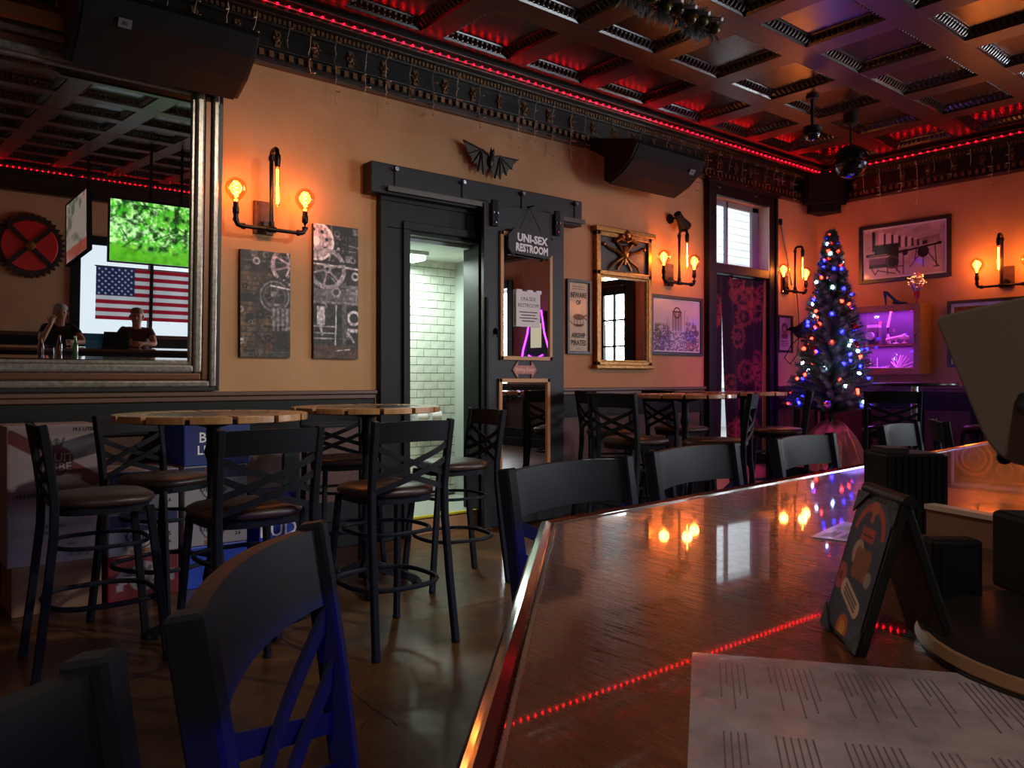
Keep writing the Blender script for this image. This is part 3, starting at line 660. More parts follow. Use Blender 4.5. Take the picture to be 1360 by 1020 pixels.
# BEWARE OF AIRSHIP PIRATES
(x0, z1), (x1, _) = L(751, 370), L(783, 370); z0 = L(751, 470)[1]
def pirate(w, h):
    A = Art(w, h, 60, 150).fill((.80, .74, .62)); d = (.24, .14, .10); A.c *= (.93+.12*vnoise(A.u, A.v*3, 7, 3))[..., None]
    for k in range(2): A.rect(w*.2, w*.8, h*(.905+.035*k), h*(.912+.035*k), d, .8)
    e = np.hypot((A.x-w*.52)/(w*.3), (A.z-h*.5)/(h*.045)); A.put(np.clip((1-e)*8, 0, 1), d); A.line(w*.7, h*.5, w*.9, h*.53, w*.05, d); A.line(w*.7, h*.5, w*.9, h*.47, w*.05, d)
    for q in (.3, .45, .6, .75): A.line(w*q, h*.46, w*q, h*.40, w*.025, d)
    e = np.hypot((A.x-w*.5)/(w*.3), (A.z-h*.40)/(h*.045)); A.put(np.clip((1-e)*8, 0, 1)*(A.z < h*.40), d); A.line(w*.2, h*.4, w*.1, h*.43, w*.03, d); A.rect(w*.4, w*.6, h*.03, h*.037, d, .8); return A
t = framed('airship_sign', 'narrow framed cream sign reading BEWARE OF AIRSHIP PIRATES', x1-x0, z1-z0, .028, FB, pirate, (x0, WL, z0), 0, 'sign')
for s_, zz, sz in (('BEWARE', .79, .068), ('OF', .69, .06), ('AIRSHIP', .25, .064), ('PIRATES', .15, .07)): text('lettering', s_, sz, INKB, t, ((x1-x0)/2, -.0115, (z1-z0)*zz), sx=.8, font_off=.0015)
# steamship / excavation print next to the gold mirror
(x0, z1) = L(862, 390); x1 = L(931, 390)[0]; z0 = L(862, 471)[1]
def ship(w, h):
    A = Art(w, h, 130, 100); A.c[:] = (.80+.05*A.v)[..., None]*np.array([.96, .90, .93]); d = (.30, .24, .27)
    gnd = np.clip((.42+.04*np.sin(A.u*9)-A.v)*30, 0, 1); tx = vnoise(A.u*2, A.v*2, 26, 11, 3); A.put(gnd*(tx > .48), d, .75); A.put(gnd*(tx < .38), (.95, .9, .92), .7)
    A.put(np.clip((.55-A.v)*20, 0, 1)*(np.abs(A.u-.2) < .16)*(vnoise(A.u*2, A.v, 18, 17) > .45), d, .6); A.put(np.clip((.6-A.v)*20, 0, 1)*(np.abs(A.u-.82) < .12)*(vnoise(A.u*2, A.v, 18, 19) > .45), d, .6)
    A.rect(w*.42, w*.6, h*.40, h*.76, (.66, .58, .61), .8)
    for q in (.42, .48, .54, .6): A.line(w*q, h*.4, w*q, h*.78, w*.012, d)
    A.line(w*.42, h*.78, w*.6, h*.78, w*.02, d); A.ring(w*.51, h*.76, w*.06, w*.08, d)
    for q, hh in ((.3, .66), (.68, .82), (.74, .7), (.86, .66)): A.line(w*q, h*.4, w*q, h*hh, w*.008, d, .7)
    for k in range(9): A.line(0, h*(.33-.04*k), w, h*(.40-.035*k), w*.008, d, .35)
    return A
framed('dockyard_print', 'black framed sepia print of a crowded dockyard right of the gold mirror', x1-x0, z1-z0, .035, FB, ship, (x0, WL, z0), 0, mat_w=.012, matc=PAPER)
# trumeau mirror
(x0, z1) = L(787, 303); x1 = L(860, 303)[0]; z0 = L(787, 487)[1]; W_, H_ = x1-x0, z1-z0
t = thing('gold_mirror', 'tall antique gold mirror crowned by a dark carved panel near the window', 'mirror', (x0, WL, z0)); ir = H_*.68
m = MB()
for q in ((0, .055, 0, H_), (W_-.055, W_, 0, H_), (0, W_, 0, .055), (0, W_, ir-.02, ir+.03), (0, W_, H_-.07, H_)): m.box(q[0], q[1], -.06, 0, q[2], q[3])
m.box(-.03, W_+.03, -.09, 0, H_-.03, H_+.02).box(-.02, W_+.02, -.08, 0, -.02, .02); m.build('frame', GOLD, t, bevel=.008)
frame_bars(W_-.1, ir-.07, 0, .018, -.052, -.03, 'beaded_slip', mat('aged_gold_slip', '7a5628', .4, metal=.6, var=(60, 'c89a50')), t, .004).location = (.05, 0, .05)
MB().box(.05, W_-.05, -.032, -.025, .05, ir).build('mirror_pane', MIRROR, t); MB().box(.05, W_-.05, -.03, 0, ir, H_-.05).build('dark_panel', mat('slate_panel', '34322f', .5), t)
m = MB(); cx, cz = W_/2, (ir+H_)/2-.02
m.ball((cx, -.045, cz+.02), .045, 8, 6, sz=1.5).lathe([(.02, -.09), (.03, 0), (.045, .08), (.02, .1)], 8, (cx, -.045, cz))
for s_ in (-1, 1):
    m.tube([(cx, -.05, cz-.03), (cx+s_*.1, -.055, cz+.03), (cx+s_*.2, -.05, cz+.05), (cx+s_*.27, -.045, cz+.085)], .018, 6, scale=[1.2, 1, .8, .5])
    m.tube([(cx, -.05, cz), (cx+s_*.1, -.05, cz-.06), (cx+s_*.18, -.05, cz-.1), (cx+s_*.22, -.045, cz-.15)], .016, 6, scale=[1.2, 1, .8, .5])
    m.tube([(cx, -.05, cz), (cx+s_*.08, -.05, cz+.1), (cx+s_*.15, -.045, cz+.16)], .015, 6); m.ball((cx+s_*.29, -.045, cz+.09), .022, 6, 4)
    m.tube([(cx, -.05, cz-.02), (cx+s_*.07, -.05, cz-.1), (cx+s_*.1, -.045, cz-.14)], .013, 6)
    m.tube([(cx, -.07, H_-.1), (cx+s_*.08, -.07, H_-.07), (cx+s_*.15, -.07, H_-.11)], .02, 6); m.ball((cx+s_*.06, -.075, H_-.05), .03, 7, 5)
m.ball((cx, -.075, H_-.03), .045, 8, 6); m.build('carved_ornament', GOLD, t, smooth=60)

# ---- wall spotlight and PAR can
q = L(889, 291)
t = thing('cone_spotlight', 'small black conical spotlight on the orange wall above the gold mirror', 'spotlight', (q[0], WL, q[1]))
MB().lathe([(.05, -.02), (.05, 0)], 14, axis='y').tube([(0, 0, 0), (0, -.09, -.0)], .012, 8).build('bracket', METAL, t)
MB().lathe([(.001, -.06), (.04, -.06), (.042, .03), (.07, .13), (.072, .14), (.05, .135)], 16).build('head', METAL, t, smooth=40, loc=(.03, -.11, 0), rot=(math.radians(-8), math.radians(125), 0))
q = L(1047, 438)
t = thing('par_light', 'black stage light with a blue lens clamped to the wall beside the Christmas tree', 'stage light', (q[0]-.05, WL, q[1]))
MB().tube([(0, 0, 0), (0, -.14, 0)], .012, 8).box(-.1, -.085, -.24, -.1, -.02, .02).box(.085, .1, -.24, -.1, -.02, .02).box(-.1, .1, -.12, -.1, -.02, .02).build('yoke', METAL, t)
h = MB().lathe([(.001, -.12), (.06, -.12), (.08, -.08), (.08, .1), (.086, .1), (.086, .11), (.072, .11)], 18).build('housing', METAL, t, smooth=40, loc=(0, -.24, 0), rot=(math.radians(35), math.radians(45), 0))
MB().lathe([(.001, .092), (.07, .09)], 18).build('lens', glow('blue_lens', '3048ff', 1.6), h)
MB().tube([(0, -.2, -.08), (-.06, -.1, -.2), (-.1, -.04, -.35), (.05, -.03, -.42), (.2, -.03, -.3), (.25, -.03, 0), (.2, -.04, .3), (.18, -.03, .5)], .006, 6).build('power_cord', METAL, t)
# small framed portrait poster near the tree
(x0, z1) = L(1031, 418); x1 = L(1051, 418)[0]; z0 = L(1031, 468)[1]
def portrait(w, h):
    A = Art(w, h, 40, 60).fill((.74, .55, .66)); d = (.36, .2, .3); A.disc(w*.5, h*.68, w*.24, d, .8); A.disc(w*.5, h*.64, w*.14, (.7, .5, .6), .9); A.rect(w*.25, w*.75, h*.36, h*.5, d, .6)
    for k in range(3): A.rect(w*.2, w*.8, h*(.12+.07*k), h*(.15+.07*k), d, .7)
    return A
framed('portrait_poster', 'small narrow black framed poster lit pink between window and tree', x1-x0, z1-z0, .03, FB, portrait, (x0, WL, z0), 0)
# long grey rod leaning in the corner
a = L(1034, 297); b = L(1046, 380)
t = thing('grey_rod', 'thin grey pull rod with black tip hanging on the wall left of the tree', 'rod', (a[0], WL-.03, a[1]))
MB().tube([(0, 0, 0), (b[0]-a[0], -.03, b[1]-a[1])], .012, 8).build('shaft', mat('grey_rod', '7c756e', .4), t); MB().lathe([(.02, 0), (.02, .07)], 8, (0, 0, -.02)).bar([(0, 0, .02), (0, .03, .02)], .01, .01).build('tip', METAL, t)

# ---- wedge speakers high on the left wall
def wall_speaker(label, xa, logo):
    t = thing('wedge_speaker', label, 'speaker', (xa, WL, 3.04), group=None)
    Ln = 1.0; prof = [(0, .5), (-.59, .36), (-.62, .31), (-.55, .2), (-.42, .1), (-.25, .03), (-.215, .06), (-.215, .27), (0, .4)]
    m = MB().prism([(y, z) for y, z in prof], 0, Ln, axis='x'); m.build('cabinet', SPK, t, bevel=.008)
    g2 = [(-.628, .31), (-.558, .195), (-.426, .092), (-.252, .02), (-.252, .03), (-.42, .1), (-.55, .2), (-.62, .31)]
    MB().prism(g2, .03, Ln-.03, axis='x').build('grille', GRILLE, t)
    gx = .24 if logo == 0 else .84
    b = MB().box(-.035, .035, -.025, .025, 0, .006).build('badge', mat('badge_silver', '8c8c90', .3, metal=.5), t, loc=(gx, -.575, .2), rot=(math.radians(-57-90+180+180), 0, 0))
    b.rotation_euler = (math.radians(125), 0, 0)
    text('badge_mark', 'JBL', .026, INKB, b, (0, 0, .0068), rot=(0, 0, 0), font_off=.0008)
    MB().bar([(Ln/2, 0, .42), (Ln/2, -.2, .38)], .1, .05).build('bracket', METAL, t)
    return t
wall_speaker('big black wedge speaker hanging over the huge mirror', .93, 0)
wall_speaker('black wedge speaker hanging above the gold mirror near the window', 5.38, 1)

# ---- tall window: casing, transom sash, curtain below, what stands outside
m = MB()
for s0, s1 in ((WX0-.16, WX0), (WX1, WX1+.15)): m.box(s0, s1, WL-.055, WL, 0, 3.45); m.box(s0 if s0 < WX0-.1 else s1-.04, s0+.04 if s0 < WX0-.1 else s1, WL-.075, WL-.055, 0, 3.45)
m.box(WX0, WX1, WL-.055, WL, WZ1, 3.45).box(WX0-.18, WX1+.17, WL-.09, WL, 3.40, 3.45).box(WX0-.02, WX1+.02, WL-.05, WL+.18, 2.43, 2.53).box(WX0, WX1, WL-.02, WL+.18, WZ0, WZ0+.1)
struct(m.build('trim_4', BLK2, bevel=.005))
m = MB()
for q in ((WX0, WX0+.03, 2.53, WZ1), (WX1-.14, WX1, 2.53, WZ1), (WX0, WX1, WZ1-.06, WZ1), (WX0, WX1, 2.53, 2.57), (7.70, 7.74, 2.53, WZ1), (WX0, WX0+.05, WZ0, 2.43), (WX1-.1, WX1, WZ0, 2.43), (7.8, 7.84, WZ0, 2.43)): m.box(q[0], q[1], WL+.09, WL+.13, q[2], q[3])
wn = struct(m.build('window_1', mat('grey_white_sash', '9aa0a2', .4), bevel=.004))
MB().box(WX0, WX1, WL+.107, WL+.111, WZ0, WZ1).build('pane', GLASS, wn)
lab(MB().box(WX1-.012, WX1+.0, WL-.05, WL+.18, 2.53, WZ1).build('reveal', WHITE, wn), 'white painted window reveal')
EXT = mat('white_clapboard', 'e8ecec', .6); ex = struct(MB().box(6, 22, 13.0, 13.2, -.2, 9).build('exterior_wall', mat('grey_siding_back', 'b8bec0', .7)))  # plain grey backing behind the clapboards
pk = None
for k in range(26):
    if pk is None: pk = MB().prism([(-.0, 0), (-.035, .0), (-.01, .2), (0, .2)], 6, 22, axis='x').build('siding_plank', EXT, ex); o = pk
    else: o = pk.copy(); C.objects.link(o); o.parent = ex
    o.location = (0, 13.0, 1.0+k*.2)
struct(MB().box(2, 24, WL+.3, 18, -.3, -.05).build('ground_outside', mat('pale_pavement', '8f8f8c', .8)))
struct(MB().box(15.9, 16.5, 12.6, 12.95, 0, 9).build('exterior_pillar', mat('blue_grey_trim', 'a8b8c4', .6)))
# bare street tree
t = thing('street_tree', 'bare thin tree outside the window in front of white siding', 'tree', (11.8, 10.5, -.05))
m = MB(); m.tube([(0, 0, 0), (.05, 0, 1.8), (0, .05, 3.0), (.1, 0, 4.6)], .07, 7, scale=[1.3, 1, .7, .2]); lf = MB(); rn = random.Random(8)
for k in range(26):
    z = rn.uniform(1.6, 4.3); a = rn.uniform(0, 6.28); l = rn.uniform(.5, 1.2)*(1.1-abs(z-2.8)*.3); e = (l*math.cos(a), l*math.sin(a), z+rn.uniform(.2, .7))
    m.tube([(.03, 0, z), (e[0]*.5, e[1]*.5, z+.25), e], .016, 5, scale=[1, .7, .3])
    for j in range(14):
        q = [e[i]*(.5+.5*rn.random())+rn.uniform(-.15, .15) if i < 2 else e[2]+rn.uniform(-.3, .2) for i in range(3)]; d = .06
        lf.add([(q[0]-d, q[1], q[2]), (q[0], q[1]-.02, q[2]-d*.5), (q[0]+d, q[1], q[2]), (q[0], q[1]+.02, q[2]+d*.5)], [(0, 1, 2, 3)])
m.build('trunk', mat('grey_bark', '5a544c', .8), t); stuff(lf.build('foliage', mat('pale_leaves', '6f7f5a', .7), t))

def gears_cloth(w, h, seed):
    A = Art(w, h, int(w*90), 200).fill((.075, .05, .055)); rn = random.Random(seed); c = (.55, .25, .19)
    for k in range(int(16*w/.5)):
        x, z, r = rn.uniform(0, w), rn.uniform(0, h), rn.uniform(.06, .14)
        A.gear(x, z, r, rn.choice((10, 14, 18)), c, .7, .72, .14); A.ring(x, z, r*.2, r*.34, c, .7)
        for j in range(5): a = j*2*PI/5; A.line(x, z, x+r*.75*math.cos(a), z+r*.75*math.sin(a), .012, c, .6)
    return A
CLOTH = inkmat('printed_curtain_cloth', .85)
t = thing('gear_curtain', 'dark curtain printed with coppery gears and parted on a bright slit of window', 'curtain', (WX0, WL+.03, WZ0+.05))
hC = 2.43-WZ0-.08
for nm, xa, ww, sd in (('left_panel', .01, .16, 1), ('right_panel', .32, .70, 2)):
    A = gears_cloth(ww, hC, sd); k0 = .016
    lean = .0 if nm == 'left_panel' else .11
    o = A.mesh('curtain_panel', CLOTH, t, (xa, 0, 0), wave=lambda x, z: k0*np.sin(x*36)+.012*np.sin(x*19+z*1.5))
    for v in o.data.vertices:            # the panels pinch together towards the rod
        f = v.co.z/hC
        if nm == 'right_panel': v.co.x -= (.13*f)*(1-v.co.x/ww)
        else: v.co.x += .018*f*(v.co.x/ww)
MB().tube([(0, 0, hC+.01), (WX1-WX0, 0, hC+.01)], .011, 8).build('curtain_rod', METAL, t)

# ---- back wall: picture, poster, display cabinet, shoe, tinsel
def bw(px, py): return R(px, py)
ya, z1 = R(1142, 299); yb, _ = R(1264, 285); z1 = 3.10; z0 = 2.40
def press(w, h):
    A = Art(w, h, 150, 100); A.c[:] = (.60+.22*vnoise(A.u, A.v, 8, 31))[..., None]*np.array([1, .86, .82]); A.put(np.clip((.28-A.v)*6, 0, 1), (.80, .68, .66), .8); d = (.16, .12, .13); m_ = (.38, .28, .3); l = (.86, .76, .74)
    A.put(np.clip((A.v-.78)*6, 0, 1)*(vnoise(A.u, A.v, 9, 33) > .45), l, .6)
    A.rect(w*.1, w*.14, h*.55, h*.97, d)
    for k in range(7):
        x = w*(.18+.105*k*(1-.03*k)); A.rect(x, x+w*(.07-.006*k), h*(.60-.005*k), h*(.94-.04*k), l); A.rect(x+w*(.07-.006*k), x+w*.095, h*.58, h*(.9-.04*k), d, .8)
    A.rect(w*.13, w*.44, h*.48, h*.68, d); A.rect(w*.02, w*.38, h*.44, h*.5, d); A.rect(w*.06, w*.3, h*.455, h*.475, l, .6)
    A.rect(w*.06, w*.34, h*.2, h*.4, (.45, .28, .36)); A.rect(w*.06, w*.34, h*.2, h*.27, d, .8); A.disc(w*.36, h*.3, w*.085, d); A.rect(w*.34, w*.44, h*.38, h*.56, d); A.ring(w*.36, h*.3, w*.06, w*.075, m_)
    for k in range(18): A.rect(w*(.62+.018*k), w*(.628+.018*k), h*.55, h*(.70+.003*k), d, .7)
    A.line(w*.4, h*.48, w*.93, h*.58, h*.05, d); A.line(w*.55, h*.53, w*.9, h*.6, h*.018, l, .8); A.disc(w*.52, h*.46, w*.035, d); A.disc(w*.74, h*.44, w*.07, d); A.disc(w*.94, h*.58, w*.02, d)
    for q in (((.5, .44), (.5, .03)), ((.42, .36), (.42, .1)), ((.42, .2), (.5, .19)), ((.7, .4), (.58, .16)), ((.74, .38), (.74, .14)), ((.8, .42), (.92, .12)), ((.88, .55), (.9, .12)), ((.66, .5), (.64, .3)), ((.09, .2), (.14, .06)), ((.14, .06), (.18, .16)), ((.3, .2), (.3, .05)), ((.18, .14), (.4, .05)), ((.38, .2), (.46, .05)), ((.86, .12), (.93, .12))):
        A.line(w*q[0][0], h*q[0][1], w*q[1][0], h*q[1][1], w*.011, d)
    return A
framed('printing_press_picture', 'black framed sepia picture of an old press machine above the display cabinet', ya-yb, z1-z0, .045, FB, press, (WB, ya, z0), -PI/2, mat_w=.02, matc=PAPER)
def nouveau(w, h):
    A = Art(w, h, 170, 100).fill((.42, .27, .13)); l = (.80, .58, .28); d = (.20, .12, .07); A.c *= (.8+.4*vnoise(A.u*2, A.v, 9, 41))[..., None]
    A.rect(w*.03, w*.97, h*.05, h*.95, d, .5); 
    for x, z, r in ((.2, .52, .32), (.2, .52, .22), (.2, .52, .1), (.5, .7, .14), (.5, .7, .07), (.42, .3, .16), (.66, .4, .22), (.66, .4, .12), (.84, .66, .2), (.84, .66, .1), (.86, .22, .13), (.34, .85, .1)): A.ring(w*x, h*z, h*r*.86, h*r, l, .85)
    for k in range(16): a = k*PI/8; A.line(w*.2+h*.1*math.cos(a), h*.52+h*.1*math.sin(a), w*.2+h*.22*math.cos(a), h*.52+h*.22*math.sin(a), .008, l, .7)
    for k in range(12): a = k*PI/6; A.disc(w*.66+h*.17*math.cos(a), h*.4+h*.17*math.sin(a), h*.022, l)
    A.line(w*.03, h*.1, w*.97, h*.1, .01, l); A.line(w*.03, h*.92, w*.97, h*.92, .01, l); return A
yp = R(1259, 402)[0]
framed('ornamental_poster', 'wide black framed poster of golden rings and scrolls behind the tilted screen', 1.15, .74, .035, FB, nouveau, (WB, yp, 1.38), -PI/2, mat_w=.035, matc=PAPER)

# display cabinet
yc1 = R(1116, 418, WB-.3)[0]; yc0 = R(1222, 402, WB-.3)[0]; CW = yc1-yc0; zc0 = R(1222, 497, WB-.3)[1]; CH = R(1222, 402, WB-.3)[1]-zc0
t = thing('display_cabinet', 'pale wooden wall cabinet with glass door lit magenta inside beside the tree', 'cabinet', (WB, yc1, zc0), -PI/2)
CABW = mat('honey_cabinet_wood', '9a6a38', .45, var=(4, '7c5228'), stretch=(2, 2, 9)); CABI = mat('cabinet_inside', '4a3a5a', .7)
dp = .3
MB().box(0, CW, -dp+.03, 0, 0, .025).box(0, CW, -dp+.03, 0, CH-.025, CH).box(0, .025, -dp+.03, 0, .025, CH-.025).box(CW-.025, CW, -dp+.03, 0, .025, CH-.025).build('carcass', CABW, t, bevel=.003)
MB().box(.025, CW-.025, -.012, 0, .025, CH-.025).build('back_board', CABI, t); MB().box(.025, CW-.025, -dp+.05, -.012, CH*.42, CH*.42+.018).build('shelf', CABW, t)
d_ = MB()
for q in ((0, .06, 0, CH), (CW-.075, CW, 0, CH), (.06, CW-.075, 0, .075), (.06, CW-.075, CH-.075, CH)): d_.box(q[0], q[1], -dp, -dp+.028, q[2], q[3])
dr = d_.build('door', CABW, t, bevel=.004)
MB().box(.055, CW-.07, -dp+.012, -dp+.016, .07, CH-.07).build('pane', GLASS, dr)
MB().tube([(CW-.04, -dp-.001, CH*.44), (CW-.045, -dp-.03, CH*.45), (CW-.045, -dp-.03, CH*.55), (CW-.04, -dp-.001, CH*.56)], .006, 7).build('handle', METAL, dr, smooth=60)
lab(MB().box(.07, CW-.09, -dp+.05, -dp+.07, CH-.04, CH-.028).build('light_strip', glow('magenta_strip', 'd030ff', 10), t), 'glowing magenta light strip')
lamp('AREA', 'cabinet_glow_top', (WB-.17, (yc0+yc1)/2, zc0+CH-.05), (.75, .1, 1), 9, rot=(0, 0, 0), size=.2, sy=CW*.8)
lamp('AREA', 'cabinet_glow_low', (WB-.17, (yc0+yc1)/2, zc0+CH*.42-.01), (.75, .1, 1), 8, rot=(0, 0, 0), size=.2, sy=CW*.8)
CB = lambda x, y, z: (WB+y, yc1-x, zc0+z)             # a point in the cabinet, x from its left side, y outwards negative
zs = CH*.42+.018
k = thing('folding_camera', 'antique bellows camera standing open on the upper cabinet shelf', 'camera', CB(.34, -.16, zs), -PI/2)
PAL = mat('pale_metal_trinket', 'c8b8c8', .4); MB().box(-.075, .075, -.02, .06, 0, .2).build('body', mat('camera_leather', '6a5a6a', .6), k, bevel=.006)
MB().prism([(-.055, .03), (.055, .03), (.04, .16), (-.04, .16)], -.07, -.02, axis='y').build('bellows', CABI, k); MB().lathe([(.025, -.03), (.048, -.03), (.048, 0), (.025, 0)], 16, (0, -.075, .1), axis='y').build('lens_ring', PAL, k); MB().box(-.07, .07, -.02, .05, .2, .235).build('viewfinder', PAL, k)
k = thing('brass_spyglass', 'small tilted spyglass lying on the upper cabinet shelf', 'spyglass', CB(.60, -.15, zs), -PI/2)
MB().lathe([(.022, -.1), (.022, 0), (.018, 0), (.018, .11), (.026, .11), (.026, .13)], 12, (0, 0, .07), axis='x').build('tube', PAL, k, rot=(0, math.radians(-12), 0)); MB().lathe([(.05, 0), (.01, .02), (.01, .06)], 10).build('foot', PAL, k)
k = thing('goggles_stand', 'little pale figurine on a foot at the right of the upper cabinet shelf', 'figurine', CB(CW-.24, -.15, zs), -PI/2)
MB().lathe([(.035, 0), (.03, .01), (.01, .02), (.01, .05)], 10).build('foot', PAL, k); MB().box(-.05, .05, -.02, .02, .05, .09).build('head', PAL, k, bevel=.01)
k = thing('divider_tusk', 'curved pale tusk leaning upright behind the camera in the cabinet', 'ornament', CB(.48, -.1, zs), -PI/2)
MB().tube([(.02, 0, 0), (0, 0, .1), (.0, 0, .2), (.04, 0, CH*.5)], .018, 8, scale=[1.2, 1.1, 1, .4]).build('tusk', PAL, k, smooth=60)
k = thing('pearl_garland', 'pale bead garland hanging down the right side of the cabinet shelf', 'garland', CB(CW-.1, -.14, zs), -PI/2); m = MB(); rn = random.Random(2)
for i in range(40): m.ball((rn.uniform(-.02, .02), rn.uniform(-.02, .02), .012+i*.0085), .013, 6, 4)
stuff(m.build('beads', PAL, k))
k = thing('crystal_bed', 'bed of glassy crystals glowing magenta along the cabinet floor', 'crystals', CB(0, 0, .025), -PI/2); m = MB()
for i in range(120):
    x, y = rn.uniform(.05, CW-.1), rn.uniform(-dp+.07, -.03); r = rn.uniform(.012, .03); m.ball((x, y, r*.6), r, 5, 3, sz=rn.uniform(.6, 1.2))
stuff(m.build('crystals', mat('crystal_lumps', 'e0d0e8', .2), k))
for j, (x, lb) in enumerate(((.36, 'model ship hull on the crystals left of the cabinet floor'), (CW-.3, 'branching white coral on the crystals at the right of the cabinet floor'))):
    k = thing('model_ship' if j == 0 else 'white_coral', lb, 'ornament', CB(x, -.15, .045), -PI/2)
    if j == 0:
        MB().prism([(-.14, .05), (-.1, .0), (.1, .0), (.16, .06), (.1, .045)], -.03, .03, axis='y').build('hull', PAL, k)
        for q in (-.06, .02): MB().tube([(q, 0, .03), (q, 0, .15)], .005, 5).build('mast', PAL, k)
    else:
        m = MB()
        for q in range(9): a = .2+q*.3; m.tube([(0, 0, 0), (.07*math.cos(a), rn.uniform(-.03, .03), .07*math.sin(a)+.02), (.16*math.cos(a*.9), rn.uniform(-.04, .04), .16*math.sin(a)+.02)], .008, 5, scale=[1.3, 1, .5])
        m.build('branches', PAL, k)
# blue high heel and tinsel flowers on the cabinet
k = thing('high_heel_shoe', 'glossy blue high heeled shoe standing on top of the display cabinet', 'shoe', CB(CW-.36, -.16, CH), -PI/2)
BLU = mat('blue_patent', '1c3c78', .2, coat=.6); m = MB()
pr = [(-.11, .165, .024), (-.08, .16, .03), (-.03, .11, .03), (.03, .05, .034), (.08, .022, .04), (.13, .018, .034), (.165, .018, .012)]
m.sweep([(x, 0, z) for x, z, r in pr], [(math.cos(a)*1, math.sin(a)*.55) for a in [i*PI/4 for i in range(8)]], scale=[r for _, _, r in pr]); m.build('upper', BLU, k, smooth=60)
MB().tube([(-.1, 0, .15), (-.095, 0, .08), (-.088, 0, 0)], .014, 8, scale=[1.5, .8, .6]).build('heel', BLU, k, smooth=60); MB().prism([(-.0, .02), (.06, .005), (.15, 0), (.16, .006), (.05, .02), (0, .05)], -.028, .028, axis='y').build('sole', INKB, k)
k = thing('tinsel_bouquet', 'silver and red tinsel spray in a red glass on the display cabinet', 'decoration', CB(CW-.1, -.15, CH), -PI/2)
MB().lathe([(.03, 0), (.008, .015), (.008, .05), (.03, .09), (.036, .14)], 12).build('vase', mat('red_glass', 'a01020', .1, coat=.5), k, smooth=60); m1, m2 = MB(), MB()
for i in range(70):
    a, e = rn.uniform(0, 6.28), rn.uniform(.6, 1.45); l = rn.uniform(.1, .24); q = (l*math.cos(a)*math.cos(e)*.8, l*math.sin(a)*math.cos(e)*.55, .12+l*math.sin(e)); mm = m1 if rn.random() < .7 else m2
    mm.tube([(0, 0, .1), q], .002, 3); mm.ball(q, .011, 5, 3)
stuff(m1.build('silver_sprays', mat('silver_tinsel', 'c8c0d0', .25, metal=.7), k)); stuff(m2.build('red_sprays', mat('red_tinsel', 'b01828', .3, metal=.4), k))

# ---- Christmas tree on a draped stand in the corner
tx, ty = 8.41, 4.60
t = thing('skirted_stand', 'low round stand draped in crinkled rose gold fabric under the Christmas tree', 'stand', (tx, ty, 0))
MB().lathe([(.26, 0), (.26, .5), (.24, .5)], 20).build('drum', BLK2, t); vs = []; nA, nR = 64, 9
for i in range(nA):
    a = 2*PI*i/nA
    for j in range(nR):
        f = j/(nR-1); r = .05+.33*f**.75; r *= 1+.10*f*math.sin(a*7+2*f)+.05*f*math.sin(a*17); z = .78-.52*f**1.4+.02*math.sin(a*9+j); vs.append((r*math.cos(a), r*math.sin(a), max(.23, z)))
MB().add(vs, [(i*nR+j, ((i+1) % nA)*nR+j, ((i+1) % nA)*nR+j+1, i*nR+j+1) for i in range(nA) for j in range(nR-1)]).build('tree_skirt', mat('rose_gold_fabric', 'b07a6a', .28, metal=.35, bump=(30, .6)), t, smooth=60)
t = thing('christmas_tree', 'slim green Christmas tree with red white and blue lights in the far corner', 'tree', (tx, ty, .78))
TB, TT = .1, 2.08; m = MB(); m.tube([(0, 0, -.02), (0, 0, TT-.05)], .022, 7, scale=[1.3, .4]).build('trunk', mat('brown_bark', '3c2a1c', .8), t)
nd = MB(); br = MB(); rn = random.Random(12); tips = []
nb = 380
for i in range(nb):
    f = (i+.5)/nb; f = f**1.25; z = TB+(TT-TB)*f; a = i*2.39996+rn.uniform(-.2, .2); L_ = (.47*(1-f)**.9+.035)*rn.uniform(.8, 1.1); up = .15+.55*f
    q0 = Vector((0, 0, z)); d = Vector((math.cos(a)*math.cos(up), math.sin(a)*math.cos(up), math.sin(up)))
    e = q0+d*L_; br.tube([q0, e], .004, 3); tips.append(e)
    sd = d.cross(Vector((0, 0, 1))).normalized(); u_ = sd.cross(d)
    for j in range(20):
        p = q0+d*L_*(.1+.9*j/19)
        for r in range(6):
            an = r*1.047+j*.7; o_ = (sd*math.cos(an)+u_*math.sin(an)); tip = p+(o_*.75+d*.6)*rn.uniform(.04, .07); wv = o_.cross(d)*.009
            nd.add([p-wv, p+wv, tip], [(0, 1, 2)])
for r in range(12): nd.add([(0.012*math.cos(r), .012*math.sin(r), TT-.1), (0.012*math.cos(r+1), .012*math.sin(r+1), TT-.1), (.03*math.cos(r*2), .03*math.sin(r*2), TT+.02+.012*r)], [(0, 1, 2)])
stuff(nd.build('needles', mat('pine_needles', '356648', .6, var=(5, '4e7a58')), t)); stuff(br.build('branches', mat('brown_bark', '3c2a1c'), t))
lm = [glow('red_fairy_light', 'ff2818', 26), glow('blue_fairy_light', '1818ff', 42), glow('white_fairy_light', 'b8c8ff', 30)]; pb = []
for k in range(3): pb.append(MB().lathe([(.006, -.012), (.018, 0), (.013, .018), (.001, .03)], 7).build('fairy_light', lm[k], t, smooth=180))
for i in range(150):
    q = tips[int(rn.random()**1.15*nb)]; f = rn.uniform(.8, 1.02); k = rn.choice((0, 0, 1, 1, 2))
    if i < 3: o = pb[i]
    else: o = pb[k].copy(); C.objects.link(o); o.parent = t
    o.location = (q.x*f, q.y*f, q.z); o.rotation_euler = (rn.uniform(-1, 1), rn.uniform(-1, 1), 0)
